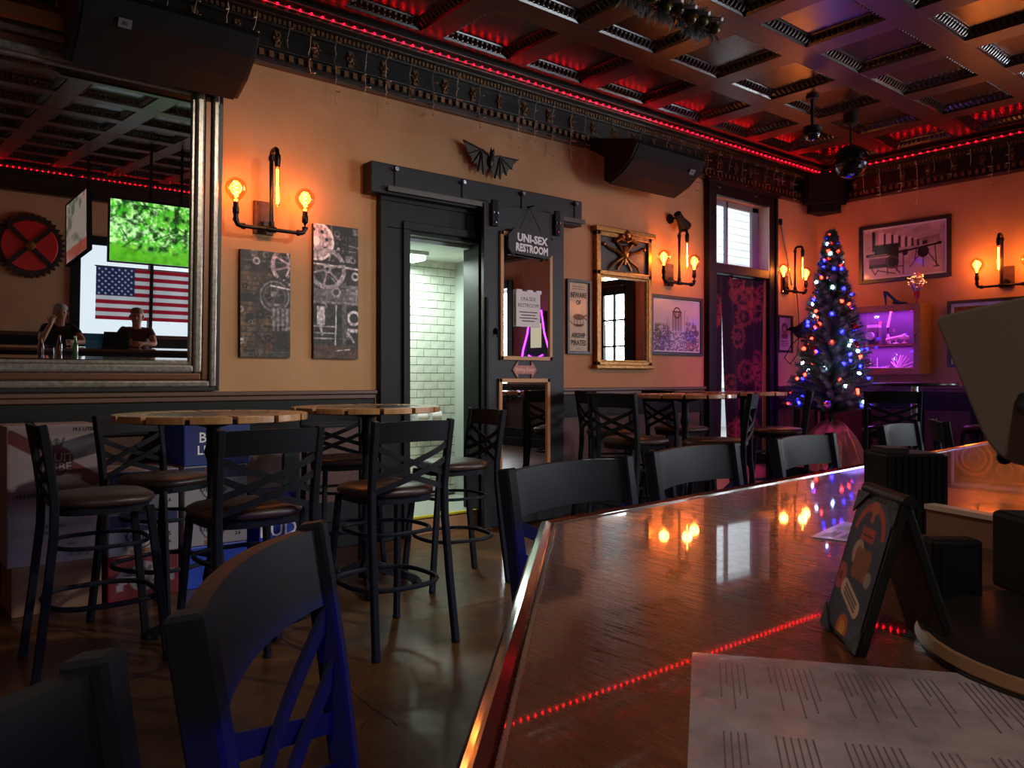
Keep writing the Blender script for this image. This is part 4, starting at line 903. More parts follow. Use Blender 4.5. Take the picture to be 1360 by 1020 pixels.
for i in range(12):
    q = tips[int(rn.random()*nb*.8)]; o = MB().ball((q.x*.95, q.y*.95, q.z-.03), .035, 12, 8).build('bauble', mat('silver_bauble', 'c8c8d0', .12, metal=1) if i % 2 else mat('red_bauble', '8a1018', .15, metal=.6), t, smooth=180)
lamp('POINT', 'fairy_glow', (tx-.25, ty-.35, 1.6), (.35, .25, 1), 5, radius=.3)

# ---- ceiling hangings
q = atd(1130, 215, 7.9)
t = thing('disco_ball', 'dark mirrored disco ball hanging from its motor near the corner', 'disco ball', q)
BR = .165; n, mm_ = 30, 16; fac = MB()
for j in range(mm_):
    a0, a1 = PI*j/mm_+.012, PI*(j+1)/mm_-.012
    k_ = max(6, int(n*math.sin((a0+a1)/2)))
    for i in range(k_):
        b0, b1 = 2*PI*(i+.06)/k_, 2*PI*(i+.94)/k_
        fac.add([(BR*math.sin(a)*math.cos(b), BR*math.sin(a)*math.sin(b), BR*math.cos(a)) for a, b in ((a0, b0), (a0, b1), (a1, b1), (a1, b0))], [(0, 1, 2, 3)])
MB().ball((0, 0, 0), BR*.975, 24, 14).build('core', INKB, t, smooth=180); stuff(fac.build('mirror_tiles', mat('dark_mirror_tile', '585860', .08, metal=1.), t))
MB().lathe([(.07, CZ-q.z), (.07, CZ-q.z-.1), (.03, CZ-q.z-.12), (.012, CZ-q.z-.14), (.012, BR-.01)], 14).build('motor', SPK, t, smooth=40)
q = atd(1079, 176, 7.4)
t = thing('dome_camera', 'small black glossy dome camera on a stalk under the ceiling', 'camera', q)
MB().lathe([(.06, CZ-q.z), (.06, CZ-q.z-.03), (.015, CZ-q.z-.03), (.015, .05), (.085, .05), (.085, 0)], 16).build('mount', SPK, t, smooth=40)
MB().lathe([(.08, 0), (.074, -.035), (.05, -.065), (.001, -.08)], 18).build('dome', mat('smoked_dome', '0a0a0c', .06, coat=.8), t, smooth=180)
q = atd(893, 14, 4.9)
t = thing('garland_chandelier', 'dark garlanded hanging lamp with white candle tubes at the top of the ceiling', 'chandelier', q)
MB().tube([(-.38, 0, .0), (.38, 0, 0)], .02, 8).tube([(-.2, 0, 0), (-.2, 0, CZ-q.z)], .012, 6).tube([(.2, 0, 0), (.2, 0, CZ-q.z)], .012, 6).build('pipe_frame', PIPE, t, smooth=60); m = MB(); m2 = MB(); rn = random.Random(4)
for i in range(520):
    x = rn.uniform(-.42, .42); a = rn.uniform(0, 6.28); r = rn.uniform(.02, .06); b = Vector((x, r*math.cos(a), r*math.sin(a))); tip = b+Vector((rn.uniform(-.05, .05), .07*math.cos(a), .07*math.sin(a)))
    wv = Vector((.012, 0, 0)); m.add([b-wv, b+wv, tip], [(0, 1, 2)])
stuff(m.build('garland_leaves', mat('dark_garland', '16180f', .6), t))
for i in range(7): MB().ball((-.36+.12*i, -.05, -.03+.02*(i % 2)), .035, 10, 7).build('bauble', mat('olive_bauble', '4a4218', .3, metal=.4), t, smooth=180)
for i in range(6): MB().tube([(-.35+.13*i, -.05, .02), (-.35+.13*i, -.15, -.02)], .012, 8).build('candle_tube', mat('lilac_candle', 'b8a8c0', .4), t)

# ------------------------------------------------------------------ bar-height tables with cog-like wooden rims
def make_table(r, h, label, x, y, rot=0, plain=False):
    t = thing('bar_table', label, 'table', (x, y, 0), rot, None if plain else 'round cog-rimmed bar tables')
    if plain:
        MB().lathe([(.02, h-.03), (r-.01, h-.03), (r, h-.02), (r, h-.008), (r-.008, h), (.0005, h)], 40).build('tabletop', mat('black_tabletop', '1a1518', .25), t, smooth=40)
        MB().lathe([(.035, .03), (.035, h-.03)], 14).build('column', STEEL, t, smooth=40); MB().lathe([(.26, 0), (.26, .015), (.05, .035), (.03, .05)], 24).build('base', METAL, t, smooth=40); return t
    MB().lathe([(.02, h-.036), (r-.03, h-.036), (r-.02, h-.03), (r-.02, h-.012), (.0005, h-.012)], 48).build('tabletop', mat('black_tabletop', '1a1518', .25), t, smooth=40)
    n = 14
    for k in range(n):
        a0, a1 = 2*PI*(k+.06)/n, 2*PI*(k+.94)/n; s_ = 6; ro = r; ri = r*.70
        pts = [(ro*math.cos(a0+(a1-a0)*i/s_), ro*math.sin(a0+(a1-a0)*i/s_)) for i in range(s_+1)]+[(ri*math.cos(a1-(a1-a0)*i/s_), ri*math.sin(a1-(a1-a0)*i/s_)) for i in range(s_+1)]
        MB().prism(pts, h-.032, h).build('rim_block', WOODL, t, bevel=.003)
    m = MB(); m.lathe([(r*.58, h-.012), (r*.698, h-.012), (r*.698, h-.002), (r*.58, h-.002)], 48); lab(m.build('inlay_ring', WOODD, t), 'dark inlay ring')
    for k in range(6):
        a = k*PI/3; MB().bar([(r*.12*math.cos(a), r*.12*math.sin(a), h-.008), (r*.62*math.cos(a), r*.62*math.sin(a), h-.008)], .06, .009).build('spoke_inlay', WOODL, t)
    MB().lathe([(.0005, h-.012), (r*.16, h-.012), (r*.16, h-.003), (.0005, h-.003)], 24).build('hub_inlay', WOODL, t)
    p = [(.05, .06), (.05, .1), (.032, .14), (.028, .22), (.04, .26), (.048, .3), (.04, .34), (.028, .38), (.026, .55), (.036, .58), (.044, .62), (.036, .66), (.026, .69), (.028, .86), (.042, .9), (.03, .94), (.03, h-.07), (.1, h-.05), (.16, h-.037)]
    MB().lathe(p, 16).build('column', METAL, t, smooth=50)
    for k in range(4):
        a = k*PI/2+PI/4; c, s_ = math.cos(a), math.sin(a)
        f = MB().sweep([(.03*c, .03*s_, .13), (.12*c, .12*s_, .1), (.22*c, .22*s_, .06), (.3*c, .3*s_, .025)], [(-.03, -.025), (.03, -.025), (.022, .025), (-.022, .025)], scale=[1.1, 1, .85, .9])
        f.lathe([(.03, 0), (.034, .015), (.02, .035), (.004, .045)], 10, (.3*c, .3*s_, 0)); f.ball((.17*c, .17*s_, .1), .028, 7, 5)
        f.build('foot', METAL, t, smooth=50)
    return t
make_table(.44, 1.085, 'cog-rimmed round bar table nearest the huge mirror and the stacked boxes', 1.33, 3.87, .1)
make_table(.44, 1.085, 'cog-rimmed round bar table beside the restroom doorway', 2.38, 4.26, .35)
make_table(.41, 1.125, 'cog-rimmed round bar table in front of the gold mirror', 5.30, 4.18, .2)
make_table(.41, 1.12, 'cog-rimmed round bar table in front of the curtained window', 6.79, 4.64, .5)
make_table(.39, 1.21, 'plain black round table on a chrome post under the display cabinet', 8.1, 3.56, 0, True)

# ------------------------------------------------------------------ cross-back stools, built facing +Y
def make_stool():
    t = thing('bar_stool', '', 'stool', group='black cross-back bar stools'); H = 1.06
    zz = lambda z: -.205-.045*max(0, (z-.72)/.34)**1.3
    for s_ in (-1, 1):
        pts = [(s_*.215, -.275, .012), (s_*.205, -.24, .3), (s_*.198, -.208, .6), (s_*.197, -.205, .74), (s_*.2, zz(.88), .88), (s_*.203, zz(H), H)]
        lab(MB().bar(pts, .034, .03, up=(1, 0, 0)).lathe([(.022, 0), (.022, .02)], 8, (s_*.215, -.275, 0)).build('leg', METAL, t, bevel=.004, seg=1), 'rear leg running up into the back post')
    for s_ in (-1, 1):
        MB().bar([(s_*.2, .235, .012), (s_*.185, .205, .35), (s_*.165, .17, .69)], .034, .026, up=(1, 0, 0)).lathe([(.022, 0), (.022, .02)], 8, (s_*.2, .235, 0)).build('leg', METAL, t, bevel=.004, seg=1)
    bow = lambda x: -.028*(1-(x/.2)**2)
    m = MB(); N = 10; vs = []
    for i in range(N+1):
        x = -.2+.4*i/N
        for z in (.955, 1.052):
            y = zz(z)+bow(x); vs += [(x, y-.009, z+.006*(1-(x/.2)**2)), (x, y+.009, z+.006*(1-(x/.2)**2))]
    fs = [(i*4+a, i*4+4+a, i*4+4+b, i*4+b) for i in range(N) for a, b in ((0, 2), (2, 3), (3, 1), (1, 0))]+[(0, 2, 3, 1), (N*4, N*4+1, N*4+3, N*4+2)]
    m.add(vs, fs).build('backrest', METAL, t, smooth=40)
    for s_ in (-1, 1):
        for z1, z0 in ((.945, .80), (.875, .735)):
            pts = []
            for i in range(9):
                f = i/8; x = s_*(-.195+.39*f); z = z1+(z0-z1)*(f**.85); pts.append((x, zz(z)+bow(x)*.8+(.004 if s_ > 0 else -.004), z))
            MB().bar(pts, .007, .026, up=(0, 0, 1)).build('cross_bar', METAL, t)
    sq = lambda a, r, p=3.2: (r*math.copysign(abs(math.cos(a))**(2/p), math.cos(a)), r*math.copysign(abs(math.sin(a))**(2/p), math.sin(a)))
    m = MB(); n = 28; pr = [(.175, .70), (.205, .702), (.216, .715), (.213, .732), (.19, .745), (.13, .752), (.0005, .755)]; vs = []
    for i in range(n):
        a = 2*PI*i/n
        for r, z in pr: p = sq(a, r, 2.6); vs.append((p[0]*(1+.06*(p[1]/.2)), p[1], z))
    k = len(pr); m.add(vs, [(i*k+j, ((i+1) % n)*k+j, ((i+1) % n)*k+j+1, i*k+j+1) for i in range(n) for j in range(k-1)]+[tuple(i*k for i in range(n))[::-1], tuple(i*k+k-1 for i in range(n))]).build('seat', VINYL, t, smooth=60)
    m = MB(); m.bar([(*sq(2*PI*i/n, .185), .685) for i in range(n)], .014, .03, closed=True); m.build('seat_frame', METAL, t)
    m = MB(); m.tube([(*sq(2*PI*i/n, .222, 2.8), .285) for i in range(n)], .012, 6, closed=True); m.build('foot_ring', METAL, t, smooth=60)
    m = MB(); m.tube([(*sq(2*PI*i/n, .19, 2.8), .53) for i in range(n)], .010, 6, closed=True); m.build('upper_ring', METAL, t, smooth=60)
    return t
stool = make_stool(); used = []
def put(x, y, face, label, s=1.0, seat=None):
    o = stool if not used else copy_tree(stool); used.append(o)
    o.location = (x, y, 0); o.rotation_euler = (0, 0, math.radians(face-90)); o.scale = (s, s, s); o['label'] = label
    if seat:
        for ch in o.children:
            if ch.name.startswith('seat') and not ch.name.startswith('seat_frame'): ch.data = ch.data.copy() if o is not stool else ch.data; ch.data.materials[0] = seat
    return o
put(1.99, 3.37, 90, 'brown seated stool with its back to us before the table beside the restroom doorway')
put(.85, 3.93, -2, 'brown seated stool seen from its side in front of the stacked white boxes')
put(1.24, 3.22, 92, 'brown seated stool with its back to us before the table nearest the huge mirror')
put(1.26, 4.42, -62, 'stool tucked between the nearest table and the blue beer cartons on the wall side')
put(2.86, 4.05, 172, 'brown seated stool right of the doorway table standing before the open restroom')
put(2.46, 4.72, -100, 'reddish lit stool behind the doorway table against the wainscot')
S_ = 1.08
put(4.60, 4.11, 2, 'brown seated stool with its back to us, left of the gold mirror table', S_)
put(5.15, 4.84, -25, 'stool against the wainscot just right of the sliding door behind the gold mirror table', S_)
put(6.02, 4.80, -12, 'stool between the two cog tables below the dockyard print with a purple lit back', S_)
put(4.92, 3.60, 118, 'dark glossy stool with back to us, bar side of the gold mirror table', S_)
put(6.46, 4.05, 122, 'stool with its back to us on the bar side of the curtained window table', S_)
put(7.31, 3.435, 30, 'stool with its cross back to us between tree and plain black table', S_)
put(8.35, 2.95, 90, 'dark stool beyond the bar to the right of the chrome table post', S_)
put(1.29, 1.08, -85, 'black stool drawn up to the far bar edge, nearest to the bar corner')
put(1.84, 1.155, -85, 'second black stool from the bar corner along the far bar edge')
put(2.47, 1.19, -85, 'third black stool from the bar corner along the far bar edge with tree skirt behind')
put(3.44, 1.32, -84, 'black stool at the far bar edge behind the ribbed black caddy')
put(4.05, 1.40, -60, 'black stool turned slightly at the far bar edge behind the golden reflection')
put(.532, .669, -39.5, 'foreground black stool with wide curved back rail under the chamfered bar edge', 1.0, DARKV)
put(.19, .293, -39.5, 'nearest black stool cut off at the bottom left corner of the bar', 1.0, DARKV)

# ------------------------------------------------------------------ cartons stacked on the floor under the huge mirror
FY = 4.86
def carton(label, x0, x1, z0, h, face, art=None, dp=.38, texts=(), fy=FY, top=None):
    t = thing('carton', label, 'box', ((x0+x1)/2, fy, z0), group='cartons stacked under the huge mirror'); w = x1-x0
    m = MB().box(-w/2, w/2, 0, dp, 0, h); m.build('box', face, t, bevel=.006)
    MB().box(-w/2+.01, w/2-.01, dp/2-.025, dp/2+.025, h, h+.0015).build('tape', mat('packing_tape', '8a6a48', .3), t)
    if art: art(w-.012, h-.012).mesh('print', INK, t, (-w/2+.006, -.0012, .006))
    for s_, x, z, sz, m_ in texts: text('lettering', s_, sz, m_, t, (x, -.003, z), font_off=.001)
    return t
CARD = mat('brown_cardboard', '7a5a44', .8, bump=(30, .1)); WCARD = mat('white_cardboard', '8f8084', .6); REDT = mat('red_print', '8e1f2c', .5); BLUC = mat('blue_carton', '1b3fa8', .45)
def fruit(w, h):
    A = Art(w, h, 90, 76).fill((.80, .72, .75)); r = (.52, .12, .17); A.line(w*.02, h*.86, w*.95, h*.12, h*.2, r); A.put(np.clip((h*.33-(A.z+.25*(A.x-w*.5)))*60, 0, 1)*(A.x > w*.38)*(A.x < w*.8), (.78, .68, .58), .8)
    A.disc(w*.52, h*.45, h*.235, (.30, .08, .1)); A.disc(w*.52, h*.45, h*.22, r)
    for k in (-1, 0, 1): A.line(w*.52+k*h*.06, h*.7, w*.52+k*h*.1, h*.8, h*.03, (.3, .24, .24))
    A.rect(w*.52-h*.08, w*.52+h*.08, h*.68, h*.71, (.3, .24, .24)); A.ring(w*.52, h*.76, h*.03, h*.045, (.3, .24, .24)); A.c *= .68; return A
carton('white carton with a red ribbon and crown crest on top of the leftmost stack', .61, 1.05, .65, .35, WCARD, fruit, texts=(('FRUIT', 0.01, .175, .062, WCARD), ('ABBE', .01, .125, .062, WCARD), ('19.5 LITER', .14, .325, .026, INKB)))
def plainw(w, h):
    A = Art(w, h, 60, 60).fill((.78, .70, .72)); d = (.42, .34, .36)
    for k, (a, b) in enumerate(((.3, .62), (.34, .52), (.62, .9), (.64, .74))): A.rect(w*a, w*b, h*(.5-.09*k), h*(.53-.09*k), d, .8)
    for k in range(14): A.rect(w*(.62+.02*k), w*(.628+.02*k), h*.06, h*.13, d, .9)
    A.c *= .68; return A
carton('plain white carton printed with small text, second from the top of the leftmost stack', .61, 1.05, .26, .39, WCARD, plainw, texts=(('19.5 LITER', -.12, .37, .026, INKB),))
carton('brown cardboard box on the floor under the white cartons', .63, 1.06, 0, .26, CARD)
def ultra(w, h):
    A = Art(w, h, 90, 60).fill((.80, .77, .80)); b = (.10, .16, .42); r = (.75, .12, .2); A.rect(0, w, h*.68, h, b); A.line(w*.62, h*1.0, w*.62, h*.3, .006, r); A.line(w*.62, h*.3, w*.8, h*.6, .006, r); A.line(w*.32, h, w*.32, h*.62, .006, r)
    A.disc(w*.45, h*.45, h*.33, (.25, .12, .08)); A.disc(w*.45, h*.45, h*.3, (.86, .82, .82)); A.put((np.hypot(A.x-w*.45, A.z-h*.45) < h*.28)*(A.z > h*.56), b); A.rect(w*.3, w*.6, h*.0, h*.12, (.7, .36, .14), .8); A.c *= .68; return A
for (lb, xa, z0) in (('ULTRA beer carton on top of the stack right of the white cartons', 1.09, .49), ('ULTRA beer carton in the middle of the stack right of the white cartons', 1.09, .25), ('ULTRA beer carton under the blue beer carton', 1.5, .25), ('ULTRA beer carton just below the upper blue carton', 1.5, .49)):
    carton(lb, xa, xa+.38, z0, .238, WCARD, ultra, texts=(('ULTRA', -.025, .1, .05, mat('navy_print', '1a2a5c', .5)), ('95', .13, .1, .035, INKB), ('2.6', .13, .055, .028, INKB)))
def redc(w, h):
    A = Art(w, h, 90, 60).fill((.55, .07, .12)); A.disc(w*.5, h*.5, h*.36, (.72, .66, .68)); A.gear(w*.5, h*.5, h*.2, 8, (.4, .3, .3), .8, .4, .4); A.disc(w*.2, h*.5, h*.16, (.75, .7, .72)); A.rect(w*.1, w*.2, h*.2, h*.36, (.75, .7, .72)); A.rect(w*.75, w*.95, h*.3, h*.6, (.7, .64, .66)); A.c *= .68; return A
carton('red beer carton on the floor under the ULTRA cartons', 1.09, 1.47, 0, .248, REDT, redc)
carton('dark blue beer carton on the floor under the ULTRA carton', 1.5, 1.88, 0, .248, BLUC)
def bud(w, h):
    A = Art(w, h, 70, 60).fill((.10, .22, .62)); A.put(np.clip((A.u+A.v-1.3)*4, 0, 1), (.35, .5, .85), .6); A.rect(w*.42, w*.98, h*.28, h*.30, (.7, .75, .9)); A.rect(w*.42, w*.43, h*.28, h*.9, (.7, .75, .9)); A.line(w*.55, 0, w*.55, h*.28, .006, (.5, .58, .85)); A.c *= .68; return A
carton('blue BUD LIGHT carton on top of the stack behind the nearest table', 1.5, 1.9, .73, .26, BLUC, bud, texts=(('BUD', -.03, .165, .085, INKW), ('LIGHT', -.02, .09, .075, INKW)))
carton('tall blue BUD LIGHT carton standing on the floor at the right end of the stacks', 2.02, 2.28, 0, .5, BLUC, None, dp=.3, fy=5.02, texts=(('BUD', .0, .26, .13, INKW), ('LIGHT', .0, .15, .115, INKW)))

# ------------------------------------------------------------------ the bar
outer = [(.15, -2.02), (-.46, -1.4), (-.46, -.37), (.66, .75), (4.7, 1.08)]
inner = [(4.75, .46), (.93, .14), (.16, -.63), (.16, -1.12), (.42, -1.4), (4.7, -1.4)]
full = [(4.7, -2.02)]+outer+inner
BZ = 1.07
def off(path, d):
    q = []
    for i, p in enumerate(path):
        a = Vector(path[max(i-1, 0)]); b = Vector(p); c = Vector(path[min(i+1, len(path)-1)])
        n1 = (b-a).normalized() if (b-a).length else (c-b).normalized(); n2 = (c-b).normalized() if (c-b).length else n1
        n1 = Vector((n1.y, -n1.x)); n2 = Vector((n2.y, -n2.x)); n = (n1+n2); n = n/max(.4, n.dot(n1)) if n.length else n1
        q.append((b.x+n.x*d, b.y+n.y*d))
    return q
ofull = [(4.7, -2.02)]+outer
t = thing('bar_counter', 'long glossy brown bar counter with a chamfered corner and red wood edge', 'bar', (0, 0, 0))
MB().prism(off(ofull, .02)+inner, BZ-.035, BZ).build('counter_top', BARTOP, t)
RAILM = mat('red_mahogany_edge', '4a150f', .12, coat=.7)
e = MB(); e.sweep([(x, y, BZ-.012) for x, y in off(ofull, .011)], [(-.011, -.038), (.011, -.038), (.011, .008), (.007, .0135), (0, .0155), (-.007, .0135), (-.011, .008)]); lab(e.build('edge_rail', RAILM, t), 'red wood edge')
g2 = MB(); g2.bar([(x, y, BZ+.0008) for x, y in off(ofull, .0225)], .003, .0016); lab(g2.build('edge_bead', mat('pale_resin_bead', '6e5a52', .15, coat=.6), t), 'thin pale bead along the edge')
MB().prism(off(ofull, .32)+off(inner, .06), .1, BZ-.035).build('bar_front', BLK2, t); MB().prism(off(ofull, .36)+off(inner, .1), 0, .1).build('toe_kick', METAL, t)
ap = MB(); ap.bar([(x, y, BZ-.052) for x, y in off(ofull, .04)], .014, .034); lab(ap.build('light_shield', RAILM, t), 'dark red strip added under the edge to cut off the blue light')  # hidden strip added to stop the blue light below the back rails
s_ = MB(); s_.bar([(x, y, BZ-.052) for x, y in off(ofull, .2)], .014, .008); lab(s_.build('under_light', BLUELED, t), 'blue LED strip under the counter edge')
def onbar(px, py, z=BZ): x, y = atz(px, py, z); return Vector((x, y, z))

# laminated menus
def menu(label, pts, seed, paper=None):
    o, a, b = pts; U = (a-o); V = (b-o); w, h = U.length, V.length; ex = U.normalized(); ey = (V-ex*V.dot(ex)).normalized()
    t = thing('laminated_menu', label, 'menu', o); t.rotation_euler = (0, 0, math.atan2(ex.y, ex.x)); sg = 1 if (ex.x*ey.y-ex.y*ey.x) > 0 else -1
    m = MB(); m.box(0, w, 0, h*sg, .0004, .0016) if sg > 0 else m.box(0, w, h*sg, 0, .0004, .0016)
    m.build('sheet', paper or mat('laminated_paper', 'b6a6aa', .16, coat=.7, var=(14, '86767c'), bump=(22, .25)), t, bevel=.0004)
    ln = MB(); rn = random.Random(seed)
    for c_ in range(2):                                        # two columns of lines running across the short side
        x = .06
        while x < .92:
            for k in range(rn.randint(4, 9)):
                y0 = .08+.46*c_; ww = rn.uniform(.12, .34); ln.box(w*x, w*(x+.003), min(h*y0*sg, h*(y0+ww)*sg), max(h*y0*sg, h*(y0+ww)*sg), .0016, .0019); x += .0125
            x += .04
    stuff(lab(ln.build('small_print', mat('grey_print', '6e6064', .25), t), 'faint printed menu lines')); return t
o = onbar(919, 869); dirA = (onbar(1239, 904)-o).normalized(); dirB = (onbar(934, 1020)-o).normalized()*2-Vector((-dirA.y, dirA.x, 0)); dirB.normalize(); dirA = Vector((-dirB.y, dirB.x, 0))
if (onbar(1239, 904)-o).dot(dirA) < 0: dirA = -dirA
menu('large laminated menu sheet lying on the bar in the foreground', (o, o+dirA*.28, o+dirB*.216), 3)
o = onbar(1077, 714); a = onbar(1142, 722); d_ = (a-o).normalized(); n_ = Vector((-d_.y, d_.x, 0)); n_ = n_ if n_.dot(onbar(1120, 685)-o) > 0 else -n_
menu('small pale laminated card lying on the bar behind the table tent', (o, o+d_*.14, o+n_*.12), 5, mat('glossy_white_card', 'd6d2dc', .2, coat=.5))

# table tent
bl_ = onbar(1097, 829); br_ = onbar(1145, 874); wv = (br_-bl_); tw_ = wv.length; wd = wv.normalized(); nn = Vector((wd.y, -wd.x, 0))
nn = nn if nn.dot(Vector((SN, -CS, 0))) > 0 else -nn                      # away from the front panel, to the right
TT_H = .098
t = thing('table_tent', 'black A-frame table tent with a blue and orange promotion card on the bar', 'table tent', bl_)
fr_ = Matrix(((wd.x, nn.x, 0), (wd.y, nn.y, 0), (0, 0, 1))); t.rotation_euler = fr_.to_euler() if fr_.determinant() > 0 else (0, 0, math.atan2(wd.y, wd.x))
sg = 1 if fr_.determinant() > 0 else -1                                   # which local side the back leg is on
an = math.atan2(.028, TT_H); hy = math.hypot(.028, TT_H)
LEA = mat('black_leatherette', '0f1012', .5, spec=.25, bump=(200, .1))
fp = MB().box(0, tw_, -.003, .003, 0, hy).build('front_panel', LEA, t, bevel=.0015); fp.rotation_euler = (-an*sg, 0, 0)
def promo(w, h):
    A = Art(w, h, 90, 130).fill((.15, .16, .27)); rd = (.72, .20, .16); A.put((A.u < .1)*1., (.10, .11, .2)); 
    dd = np.hypot((A.x-w*.5), (A.z-h*.70)); an_ = np.arctan2(A.z-h*.70, A.x-w*.5); A.put(A.soft(np.abs(dd-w*.4)-w*.045)*(an_ > .2)*(an_ < 2.9), rd); A.disc(w*.5, h*.87, w*.05, rd)
    A.rect(w*.32, w*.68, h*.70, h*.80, rd); A.rect(w*.36, w*.64, h*.735, h*.75, (.3, .12, .14)); A.disc(w*.36, h*.60, w*.15, (.72, .60, .52)); A.rect(w*.36, w*.76, h*.44, h*.62, (.52, .26, .10)); 
    for k in range(9): A.disc(w*(.4+.13*(k % 3)), h*(.47+.06*(k//3)), w*.09, (.58-.05*(k % 2), .30, .12))
    A.disc(w*.8, h*.45, w*.09, (.62, .52, .5)); A.disc(w*.08, h*.38, w*.16, (.74, .28, .28)); A.disc(w*.08, h*.38, w*.05, (.5, .1, .14)); A.disc(w*.5, h*.96, w*.1, (.7, .34, .1)); A.disc(w*.5, h*.04, w*.16, (.75, .36, .12)); A.disc(w*.5, h*.04, w*.09, (.9, .6, .2))
    A.line(w*.28, h*.32, w*.72, h*.22, w*.2, (.86, .72, .62)); 
    for k in range(3): A.line(w*.3, h*(.345-.03*k), w*.7, h*(.255-.03*k), w*.025, (.3, .2, .2))
    return A
card = promo(tw_*.86, hy*.92)
if sg > 0: card.mesh('promotion_card', INK, fp, (tw_*.07, -.0036, hy*.04))
else: 
    card.mesh('promotion_card', INK, fp, (tw_*.93, .0036, hy*.04), rot=(0, 0, PI))
for cx, cz in ((.0, 0), (1, 0), (0, 1), (1, 1)):
    q = [(tw_*cx, hy*cz), (tw_*(cx+(.3 if cx == 0 else -.3)), hy*cz), (tw_*cx, hy*(cz+(.16 if cz == 0 else -.16)))]
    MB().prism(q, -.0048*sg, -.0037*sg, axis='y').build('corner_tab', LEA, fp)
bp = MB().box(0, tw_, -.003, .003, 0, hy+.004).build('back_panel', LEA, t, bevel=.0015); bp.location = (0, .060*sg, 0); bp.rotation_euler = (an*1.12*sg, 0, 0)
MB().tube([(0, .03*sg, TT_H+.002), (tw_, .03*sg, TT_H+.002)], .005, 8).build('spine', LEA, t, smooth=60)

# ribbed black caddy, divider strip, card reader, tilted terminal
o = onbar(1200, 706)
t = thing('ribbed_caddy', 'tall ribbed black menu caddy standing on the bar behind the table tent', 'caddy', o, math.radians(-38)); m = MB()
MB().box(-.034, .034, -.03, .03, 0, .094).build('body', mat('black_plastic', '070708', .6, spec=.2), t, bevel=.003)
for k in range(9): MB().box(-.033+.0078*k, -.029+.0078*k, -.0335, -.03, .004, .092).build('rib', MATS['black_plastic'], t)
MB().box(-.03, -.004, -.02, .02, .094, .1).build('folded_menus', INKB, t)
A0 = CS*.864+SN*.452, SN*.864-CS*.452; B0 = CS*.66+SN*.53, SN*.66-CS*.53; dx, dy = B0[0]-A0[0], B0[1]-A0[1]; ln_ = math.hypot(dx, dy)
t = thing('divider_strip', 'low tan wooden divider strip standing on the bar right of the black caddy', 'divider', (A0[0], A0[1], BZ), math.atan2(dy, dx))
MB().box(0, ln_, -.006, .006, 0, .04).build('board', mat('tan_board', '7a5642', .5), t, bevel=.002); MB().box(0, ln_, -.008, .008, .04, .045).build('top_edge', mat('pale_edge', 'b8a294', .35), t); MB().box(0, ln_, -.012, .012, 0, .012).build('foot_strip', mat('brown_foot_strip', '5a3c2c', .5), t)
P = lambda d, l, z=BZ: Vector((d*CS+l*SN, d*SN-l*CS, z))
t = thing('card_reader', 'small flat black card reader standing between tent and terminal', 'card reader', P(.61, .337), TH-PI/2)
MB().box(-.019, .019, -.008, .012, 0, .058).build('body', MATS['black_plastic'], t, bevel=.003); MB().box(-.014, .014, -.0095, -.008, .02, .052).build('screen', mat('dark_screen', '0a0c18', .1, coat=.5), t)
t = thing('tilted_terminal', 'grey backed order terminal tilted over the bar on a round black base', 'terminal', P(.50, .40))
MB().lathe([(.13, .0), (.132, .004), (.13, .012), (.12, .016), (.0005, .016)], 40).build('round_base', mat('dark_terminal_base', '1a1614', .4), t, smooth=40); lab(MB().lathe([(.1305, .003), (.1325, .006), (.131, .0125), (.1275, .0128)], 40).build('base_rim', mat('tan_rim_highlight', '8a6a4c', .35), t, smooth=40), 'base rim with its highlight painted in tan')  # edge highlight put into the colour as a tan ring on the dark base
base = P(.50, .40)
def rel(v): return v-base
a, b, c = atd(1243, 425, .98), atd(1440, 380, .86), atd(1297, 560, .95); pn = (b-a).cross(c-a).normalized(); org = Vector((0, 0, EYE))
pts = []
for px, py in ((1243, 425), (1250, 419), (1440, 376), (1500, 376), (1530, 600), (1500, 650), (1400, 632), (1362, 620), (1345, 616), (1332, 609), (1322, 601), (1312, 589), (1304, 576), (1243.5, 430)):
    d = atd(px, py, 1.0)-org; pts.append(org+d*((a-org).dot(pn)/d.dot(pn)))
if pn.dot(org-a) < 0: pn = -pn
n_ = len(pts); m = MB(); m.add([rel(p) for p in pts]+[rel(p-pn*.016) for p in pts], [tuple(range(n_)), tuple(range(n_, 2*n_))[::-1]]+[(i, (i+1) % n_, n_+(i+1) % n_, n_+i) for i in range(n_)])
m.build('screen_back', mat('warm_grey_plastic', '6a5e55', .5), t, bevel=.003)
ctr = sum((p for p in pts), Vector())/n_; k = MB()
k.bar([rel(P(.60, .41, BZ+.014)), rel(P(.60, .41, BZ+.075))], .085, .05, up=(SN, -CS, 0)); k.build('neck_block', MATS['black_plastic'], t, bevel=.004)
MB().tube([rel(P(.60, .43, BZ+.07)), rel(P(.66, .47, BZ+.14)), rel(ctr-pn*.02)], .016, 8).build('arm', METAL, t)
MB().ball(rel(atd(1334, 607, .945)), .009, 10, 6).build('hinge_knob', MATS['black_plastic'], t)

